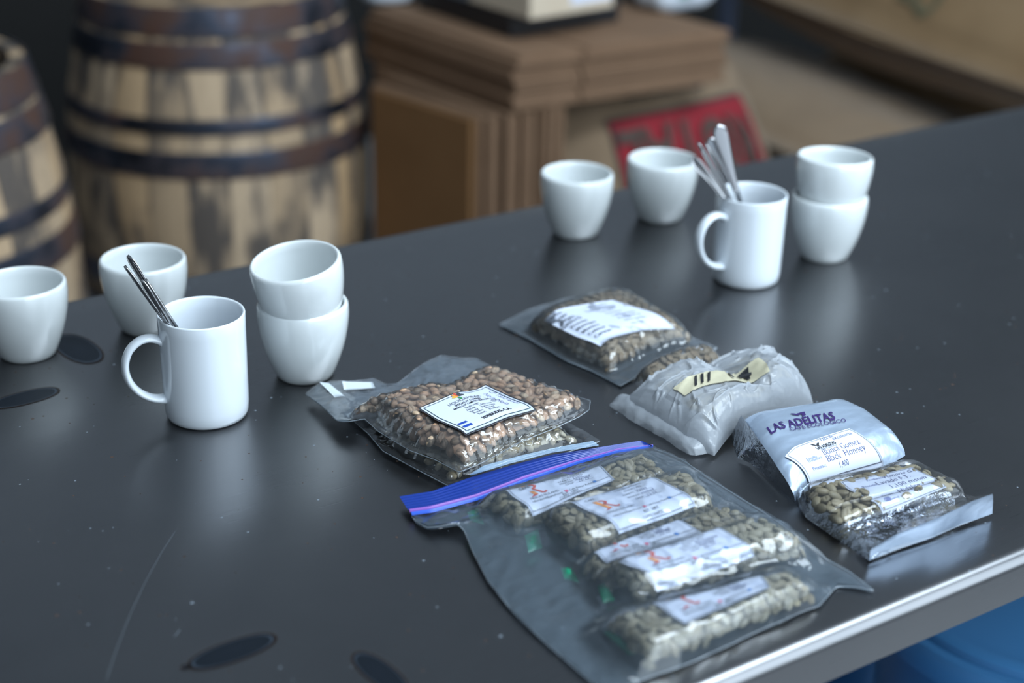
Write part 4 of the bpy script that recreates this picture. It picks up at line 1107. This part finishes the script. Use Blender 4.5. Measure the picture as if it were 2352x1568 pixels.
# ------------------------------------------------------------------ barrels
BH = .88
def brad(z): # outer radius at height z
    q = (z/BH-.5)*2; return .33-.065*abs(q)**2.0
def make_barrel(label, x, y, rz):
    t = thing('oak_barrel', label, 'barrel', (x, y, 0), 'stained oak barrels behind the table')
    NS = 24; first = None
    for k in range(NS):
        a0 = 2*math.pi*k/NS
        if first is None:
            vs = []; fs = []; nz = 18; na = 4; hw = math.pi/NS*.985
            for j in range(nz+1):
                z = BH*j/nz
                for i in range(na+1):
                    a = -hw+2*hw*i/na; e = .0018 if i in (0, na) else 0
                    vs.append(((brad(z)-e)*math.cos(a), (brad(z)-e)*math.sin(a), z))
                for i in range(na+1):
                    a = -hw+2*hw*i/na; vs.append(((brad(z)-.026)*math.cos(a), (brad(z)-.026)*math.sin(a), z))
            w_ = 2*(na+1)
            for j in range(nz):
                for i in range(na):
                    fs.append((j*w_+i, j*w_+i+1, (j+1)*w_+i+1, (j+1)*w_+i)); b0 = na+1
                    fs.append((j*w_+b0+i+1, j*w_+b0+i, (j+1)*w_+b0+i, (j+1)*w_+b0+i+1))
                fs.append((j*w_, (j+1)*w_, (j+1)*w_+na+1, j*w_+na+1)); fs.append((j*w_+na, j*w_+2*na+1, (j+1)*w_+2*na+1, (j+1)*w_+na))
            for i in range(na):
                fs.append((nz*w_+i, nz*w_+i+1, nz*w_+na+2+i, nz*w_+na+1+i)); fs.append((i+1, i, na+1+i, na+2+i))
            first = mesh('stave', vs, fs, 'stave', t, True, False); sharp(first, 30); o = first
        else:
            o = first.copy(); COL.objects.link(o); o.parent = t
        o.rotation_euler = (0, 0, a0)
    for z0, z1 in ((.826, .885), (.765, .815), (.636, .667), (.547, .600), (.280, .333), (.213, .244), (.065, .115), (-.003, .054)):
        z0_, z1_ = max(z0, .002), min(z1, BH+.003)
        b = MB(); r0, r1 = brad(z0_)+.003, brad(min(z1_, BH))+.003
        b.lathe([(r0-.002, z0_), (r0+.001, z0_), (r0+.0015, z0_+.003), (r1+.0015, z1_-.003), (r1+.001, z1_), (r1-.002, z1_)], 72)
        b.build('hoop', 'hoop', t, True, False)
    b = MB(); b.lathe([(0, BH-.035), (brad(BH)-.024, BH-.035), (brad(BH)-.024, BH-.055), (0, BH-.055)], 48); b.build('head', 'stave', t, True, False)
    t.rotation_euler = (0, 0, rz); return t
make_barrel('stained oak barrel with rusty hoops standing beside the cardboard stack', 1.36, 3.2, .3)
make_barrel('oak barrel at the left edge of the photo, mostly cut off by the frame', .568, 2.85, 1.1)

# ------------------------------------------------------------------ flattened cardboard
PZ = .69
def oriented(u): u = np.array([*u, 0.]); u /= np.linalg.norm(u); return np.array([u, [-u[1], u[0], 0], [0, 0, 1]])
corner = at(1180, 255, PZ); er = at(1665, 185, PZ)-corner; el = at(840, 130, PZ)-corner
er /= np.linalg.norm(er); el /= np.linalg.norm(el)
NP, th = 11, .0098
rnd = random.Random(4)
for k in range(NP):
    jx, jy = rnd.uniform(-.006, .006), rnd.uniform(-.006, .006)
    if k == NP-1: jx, jy = .020, .012
    c0 = corner+er*jx+el*jy+np.array([0, 0, th*k])
    cc = c0+er*.265+el*.268
    ORD = ['first', 'second', 'third', 'fourth', 'fifth', 'sixth', 'seventh', 'eighth', 'ninth', 'tenth', 'eleventh', 'twelfth']
    lab = 'flattened brown box on top of the flat pile, pushed slightly back' if k == NP-1 else ('lowest flattened brown box of the flat pile, resting on the upright ones' if k == 0 else 'flattened brown cardboard box, %s from the top of the flat pile' % ORD[NP-1-k])
    t = thing('flattened_box', lab, 'box', (cc[0], cc[1], cc[2]), 'flat pile of cardboard boxes')
    A = np.array([er, el, [0, 0, 1]])
    for nm, a0, a1 in (('flap', 0, .158), ('panel', .163, .53)):
        b = MB()
        for zz in (0.0, th*.52): # two layers of board with a shadow gap between them
            b.box(c0+er*(a0+a1)/2+el*.268+np.array([0, 0, zz+th*.21]), ((a1-a0)/2-(.002 if zz else 0), .268-(.003 if zz else 0), th*.20), A)
        b.build(nm, 'card', t, False)
# upright bundle below, sheets facing left
for k in range(13):
    wdt = .0135; gap = [0, .012, 0, .004, .010, 0, 0, .003, 0, .014, 0, .003, 0][k]
    if k == 0: xo = -.105
    xo += gap
    j = rnd.uniform(-.012, .012) if k else 0
    p0 = corner+er*xo; p0[2] = 0
    hgt = PZ-.001-abs(rnd.uniform(0, .006))
    # sheet plane runs along el, thickness along er
    ln = .50 if k > 4 else .40
    if k < 3: elk = el+er*-.12; ln = .30+.03*k
    else: elk = el
    elk = elk/np.linalg.norm(elk); ern = np.array([elk[1], -elk[0], 0]); ern = ern if ern@er > 0 else -ern
    c = p0+elk*(ln/2+j-.006)+ern*wdt/2+np.array([0, 0, hgt/2])
    lab = ('warm brown face sheet at the front of the upright cardboard bundle beside the barrel' if k == 0 else 'flattened box standing on edge in the upright bundle, %s behind the warm face sheet' % ORD[k-1])
    t = thing('flattened_box', lab, 'box', (c[0], c[1], 0), 'upright bundle of cardboard boxes')
    for s_ in (-1, 1):
        b = MB(); b.box(c+ern*s_*wdt*.27, (ln/2, wdt*.20, hgt/2), np.array([elk, ern, [0, 0, 1]])); b.build('panel', 'card_warm' if k == 0 else 'card', t, False)
    xo += wdt
# things on the pile
PT = PZ+th*NP+.0008
def obox(name, label, cat, near, rt, lf, z, h, mat, lip=None):
    c = at(*near, z); a = at(*rt, z)-c; b_ = at(*lf, z)-c
    la, lb_ = np.linalg.norm(a), np.linalg.norm(b_); a /= la; b_ = np.array([-a[1], a[0], 0])*math.copysign(1, (-a[1]*b_[0]+a[0]*b_[1]))
    cc = c+a*la/2+b_*lb_/2
    t = thing(name, label, cat, (cc[0], cc[1], z)); A = np.array([a, b_, [0, 0, 1]])
    return t, cc, A, la, lb_
t, cc, A, la, lb_ = obox('black_box', 'flat black plastic box on the flat cardboard pile, a pale carton on it', 'box', (1172, 88), (1425, 48), (945, 18), PT, .05, 'black_plastic')
b = MB(); b.box(cc+np.array([0, 0, .019]), (la/2-.003, lb_/2-.003, .019), A, .002); b.build('body', 'black_plastic', t, False)
b = MB(); b.box(cc+np.array([0, 0, .0445]), (la/2, lb_/2, .0062), A, .002); b.build('lid', 'black_plastic', t, False)
t, cc, A, la, lb_ = obox('pale_carton', 'pale wood-coloured carton standing on the flat black box', 'box', (1217, 46), (1408, 16), (1085, 2), PT+.0512, .12, 'pale_box')
b = MB(); b.box(cc+np.array([0, 0, .075]), (la/2, lb_/2, .075), A, .002); b.build('body', 'pale_box', t, False)
for s_ in (-1, 1):
    b = MB(); b.box(cc+np.array([0, 0, .1512])+A[1]*s_*lb_*.249, (la/2-.002, lb_*.245, .001), A); b.build('flap', 'pale_box', t, False)
b = MB(); b.box(cc-A[1]*(lb_/2+.0006)+A[0]*la*.22+np.array([0, 0, .07]), (la*.24, .0005, .05), A); o = b.build('label', 'paper', t, False); o['label'] = 'white paper label on the carton side'
def blob(name, label, cat, px, py, z, hx, hy, hz, mat, seed, parent=None, rotz=0):
    c = at(px, py, z); vs = []; fs = []; n1, n2 = 28, 16
    for j in range(n2+1):
        ph = -math.pi/2+math.pi*j/n2
        for i in range(n1):
            a = 2*math.pi*i/n1; s_ = lambda v, e: math.copysign(abs(v)**e, v)
            x = hx*s_(math.cos(ph), .6)*s_(math.cos(a), .7); y = hy*s_(math.cos(ph), .6)*s_(math.sin(a), .7); zz = hz*s_(math.sin(ph), .7)
            q = Vector((x*12+seed, y*12, zz*12)); k = 1+.12*noise.noise(q)+.08*(1-2*abs(noise.noise(q*2)))
            xr = x*math.cos(rotz)-y*math.sin(rotz); yr = x*math.sin(rotz)+y*math.cos(rotz)
            vs.append((c[0]+xr*k, c[1]+yr*k, max(z+hz+zz*k, z+.0005)))
    for j in range(n2):
        for i in range(n1):
            k = (i+1) % n1; fs.append((j*n1+i, j*n1+k, (j+1)*n1+k, (j+1)*n1+i))
    t = thing(name, label, cat, (c[0], c[1], z)); o = mesh('body', vs, fs, mat, t); return t, c
MAT['white_bag'] = plain('white_plastic_sack', srgb(206, 214, 224), .4)
MAT['green_print'] = plain('green_bag_print', srgb(40, 140, 96), .5)
t, c = blob('white_carrier_bag', 'white plastic bag with a green print on the right of the flat pile', 'bag', 1545, 14, PT, .090, .06, .05, 'white_bag', 3)
vs = []; fs = []
pc = at(1525, 22, PT+.03); nrm = np.array([-c[0], -c[1], 0.]); nrm /= np.linalg.norm(nrm); sx = np.array([-nrm[1], nrm[0], 0])
n = 18; cen = np.array([c[0], c[1], PT+.055])+nrm*.074-sx*-.012
vs = [cen]+[cen+sx*.042*math.cos(2*math.pi*i/n)+np.array([0, 0, .019*math.sin(2*math.pi*i/n)])-nrm*.010*abs(math.cos(2*math.pi*i/n)) for i in range(n)]
mesh('green_print', vs, [(0, 1+i, 1+(i+1) % n) for i in range(n)], 'green_print', t)
blob('white_pouch', 'pale pouch lying at the left corner of the flat pile beside the flat black box', 'bag', 886, 2, PT, .05, .05, .02, 'white_bag', 8)

# ------------------------------------------------------------------ burlap sacks
class Sack:
    def __init__(s, c, ax, ay, W, H, B, seed):
        s.c = np.array(c, float); s.ax = np.array(ax, float)/np.linalg.norm(ax); ay = np.array(ay, float)
        ay = ay-s.ax*(ay@s.ax); s.ay = ay/np.linalg.norm(ay); s.n = np.cross(s.ax, s.ay)
        if s.n @ (CAMP-s.c) < 0: s.n = -s.n
        s.W, s.H, s.B, s.seed = W/2, H/2, B, seed
    def P(s, a, b, side=1, off=0.0):
        e = max(0, (1-abs(a)**2.6))*max(0, (1-abs(b)**2.6))
        pin = 1-.06*(1-e)
        p = s.c+s.ax*s.W*a*(1-.05*b*b)+s.ay*s.H*b*(1-.07*a*a)
        q = Vector((p[0]*5+s.seed, p[1]*5, p[2]*5))
        k = s.B*(e**.5)+.014*noise.noise(q)+.008*(1-2*abs(noise.noise(q*2.2)))*(e**.3)
        return p+s.n*(side*max(k, .001)+off*side)
    def build(s, name, label, mat, seam=True):
        n = 36; vs = []; fs = []
        for sd in (1, -1):
            for i in range(n+1):
                for j in range(n+1): vs.append(s.P(-1+2*i/n, -1+2*j/n, sd))
        g_ = grid_faces(n, n); o1 = (n+1)**2; fs = list(g_)+[tuple(k+o1 for k in reversed(f)) for f in g_]
        rim = [i*(n+1) for i in range(n+1)]+[n*(n+1)+j for j in range(1, n+1)]+[i*(n+1)+n for i in range(n-1, -1, -1)]+list(range(n-1, 0, -1))
        for a, b in zip(rim, rim[1:]+rim[:1]): fs.append((a, b, b+o1, a+o1))
        lo = min(v[2] for v in vs)
        t = thing(name, label, 'sack', (s.c[0], s.c[1], max(lo, 0)), 'burlap coffee sacks behind the table')
        vs = [(v[0], v[1], max(v[2], .002)) for v in vs]
        mesh('body', vs, fs, mat, t)
        b = MB(); e = [s.P(-1+2*i/24, 1, 1) for i in range(25)]; b.sweep(e, [(.006, .006)]*25, 6); b.build('seam', mat, t)
        return t
    def print(s, name, parent, polys, texts):
        mb = MB(); mats = []
        def mi(m):
            if m not in mats: mats.append(m)
            return mats.index(m)
        for k, (poly, m, of) in enumerate(polys): # poly = grid patch (x0,x1,y0 fn,y1 fn) sampled finely
            x0, x1, f0, f1 = poly; nx, ny = 24, 10; V = []
            for i in range(nx+1):
                x = x0+(x1-x0)*i/nx
                for j in range(ny+1):
                    y = f0(x)+(f1(x)-f0(x))*j/ny; V.append(s.P(x, y, 1, of))
            mb.add(V, grid_faces(nx, ny), mi(m))
        for tx, x, y, sx, sy, m, flip, of in texts:
            v, f = glyphs(tx, 0, .03)
            q = v.copy()
            if flip == 'across': q = np.stack([-v[:, 1]*1.0, v[:, 0]], 1)
            elif flip: q = -q
            mb.add([s.P(x+a[0]*sx, y+a[1]*sy, 1, of) for a in q], f, mi(m))
        return mb.build(name, mats, parent, False)
s1 = Sack((2.19, 2.62, .35), (1, -.05, .0), (-.03, .50, .85), .60, .76, .12, 2.)
t1 = s1.build('coffee_sack', 'grey burlap sack with a red banner and upside-down lettering beside the cardboard', 'burlap')
s1.print('sack_print', t1, [((-.56, .80, lambda x: -.25, lambda x: .66+.10*(x+.2)**2), 'sack_black', .003), ((-.54, .78, lambda x: -.23, lambda x: .635+.10*(x+.2)**2), 'sack_red', .005)],
         [('ROYAL', .70, .56, .385, .52, 'sack_letter', True, .014), ('COFFEE', .42, .86, .22, .14, 'sack_black', True, .010), ('PRODUCE', .60, .97, .32, .13, 'sack_black', True, .008)])
s2 = Sack((2.82, 2.86, .455), (.18, -.97, -.14), (.95, .2, -.12), 1.0, .66, .11, 5.)
s2.build('coffee_sack', 'plain tan burlap sack lying behind and right of the red-printed sack', 'burlap')
s4 = Sack((3.56, 2.74, .40), (.25, -.95, -.08), (.9, .3, .0), 1.25, .54, .11, 12.)
s4.build('coffee_sack', 'shadowed brown burlap sack squeezed between the plain sack and the golden sack', 'burlap_gold')
s3 = Sack((3.24, 2.74, .760), (.25, -.94, -.14), (.88, .30, .16), 1.20, .84, .17, 9.)
t3 = s3.build('coffee_sack', 'large golden burlap sack leaning at the upper right, faint dark print near its top', 'burlap_gold')
def on_sack(sk, px, py):
    g_ = np.linspace(-.95, .95, 60); best = min(((float(((proj(sk.P(a, b))-np.array([px, py]))**2).sum()), a, b) for a in g_ for b in g_)); return best[1], best[2]
a1, b1 = on_sack(s3, 2130, 64); a2, b2 = on_sack(s3, 2085, 24)
s3.print('sack_print', t3, [], [('CAFE', a1, b1, .14, .20, 'sack_olive', 'across', .012), ('PRODUCT OF', a2, b2, .10, .13, 'sack_olive', 'across', .012)])

# painted post behind the pile
pp = at(1690, 40, .95)
t = thing('metal_post', 'narrow blue-grey metal post standing behind the cardboard pile', 'post', (3.04, 3.45, 0))
b = MB(); b.box((3.04, 3.45, .6), (.018, .018, .6), None, .002); b.build('upright', 'post', t, False)
b = MB(); b.box((3.04, 3.45, .003), (.05, .05, .003), None, .001); b.build('foot', 'post', t, False)

# ------------------------------------------------------------------ blue bins under the front of the table
def bin_(label, px, py, z, r, c=None):
    c = at(px, py, z) if c is None else c; t = thing('blue_bin', label, 'bin', (c[0], c[1], 0), 'blue plastic bins under the table front')
    b = MB(); b.lathe([(0, .0), (r*.78, 0), (r*.80, .01), (r*.92, z-.05), (r*.92, z-.03), (0, z-.03)], 64, (c[0], c[1], 0)); sharp(b.build('body', 'blue_bin', t), 40)
    b = MB(); b.lathe([(r*.93, z-.045), (r, z-.043), (r*1.005, z-.035), (r*1.0, z-.012), (r*.985, z-.008), (r*.93, z-.008), (r*.915, z-.012), (r*.90, z-.002), (r*.88, z), (r*.82, z), (r*.80, z-.004), (r*.76, z-.016), (0, z-.010), (0, z-.0295), (r*.92, z-.0295)], 80, (c[0], c[1], 0)); sharp(b.build('lid', 'blue_bin', t), 40)
bin_('blue round lidded bin under the table front, at the right corner of the photo', 2400, 1350, .55, .205)
bin_('blue round lidded bin at the bottom edge, barely showing below the table lip', 1560, 1690, .52, .205)
bin_('blue round lidded bin deep in the shadow under the table, behind the other two', 0, 0, .52, .205, (1.52, 1.44, .52))
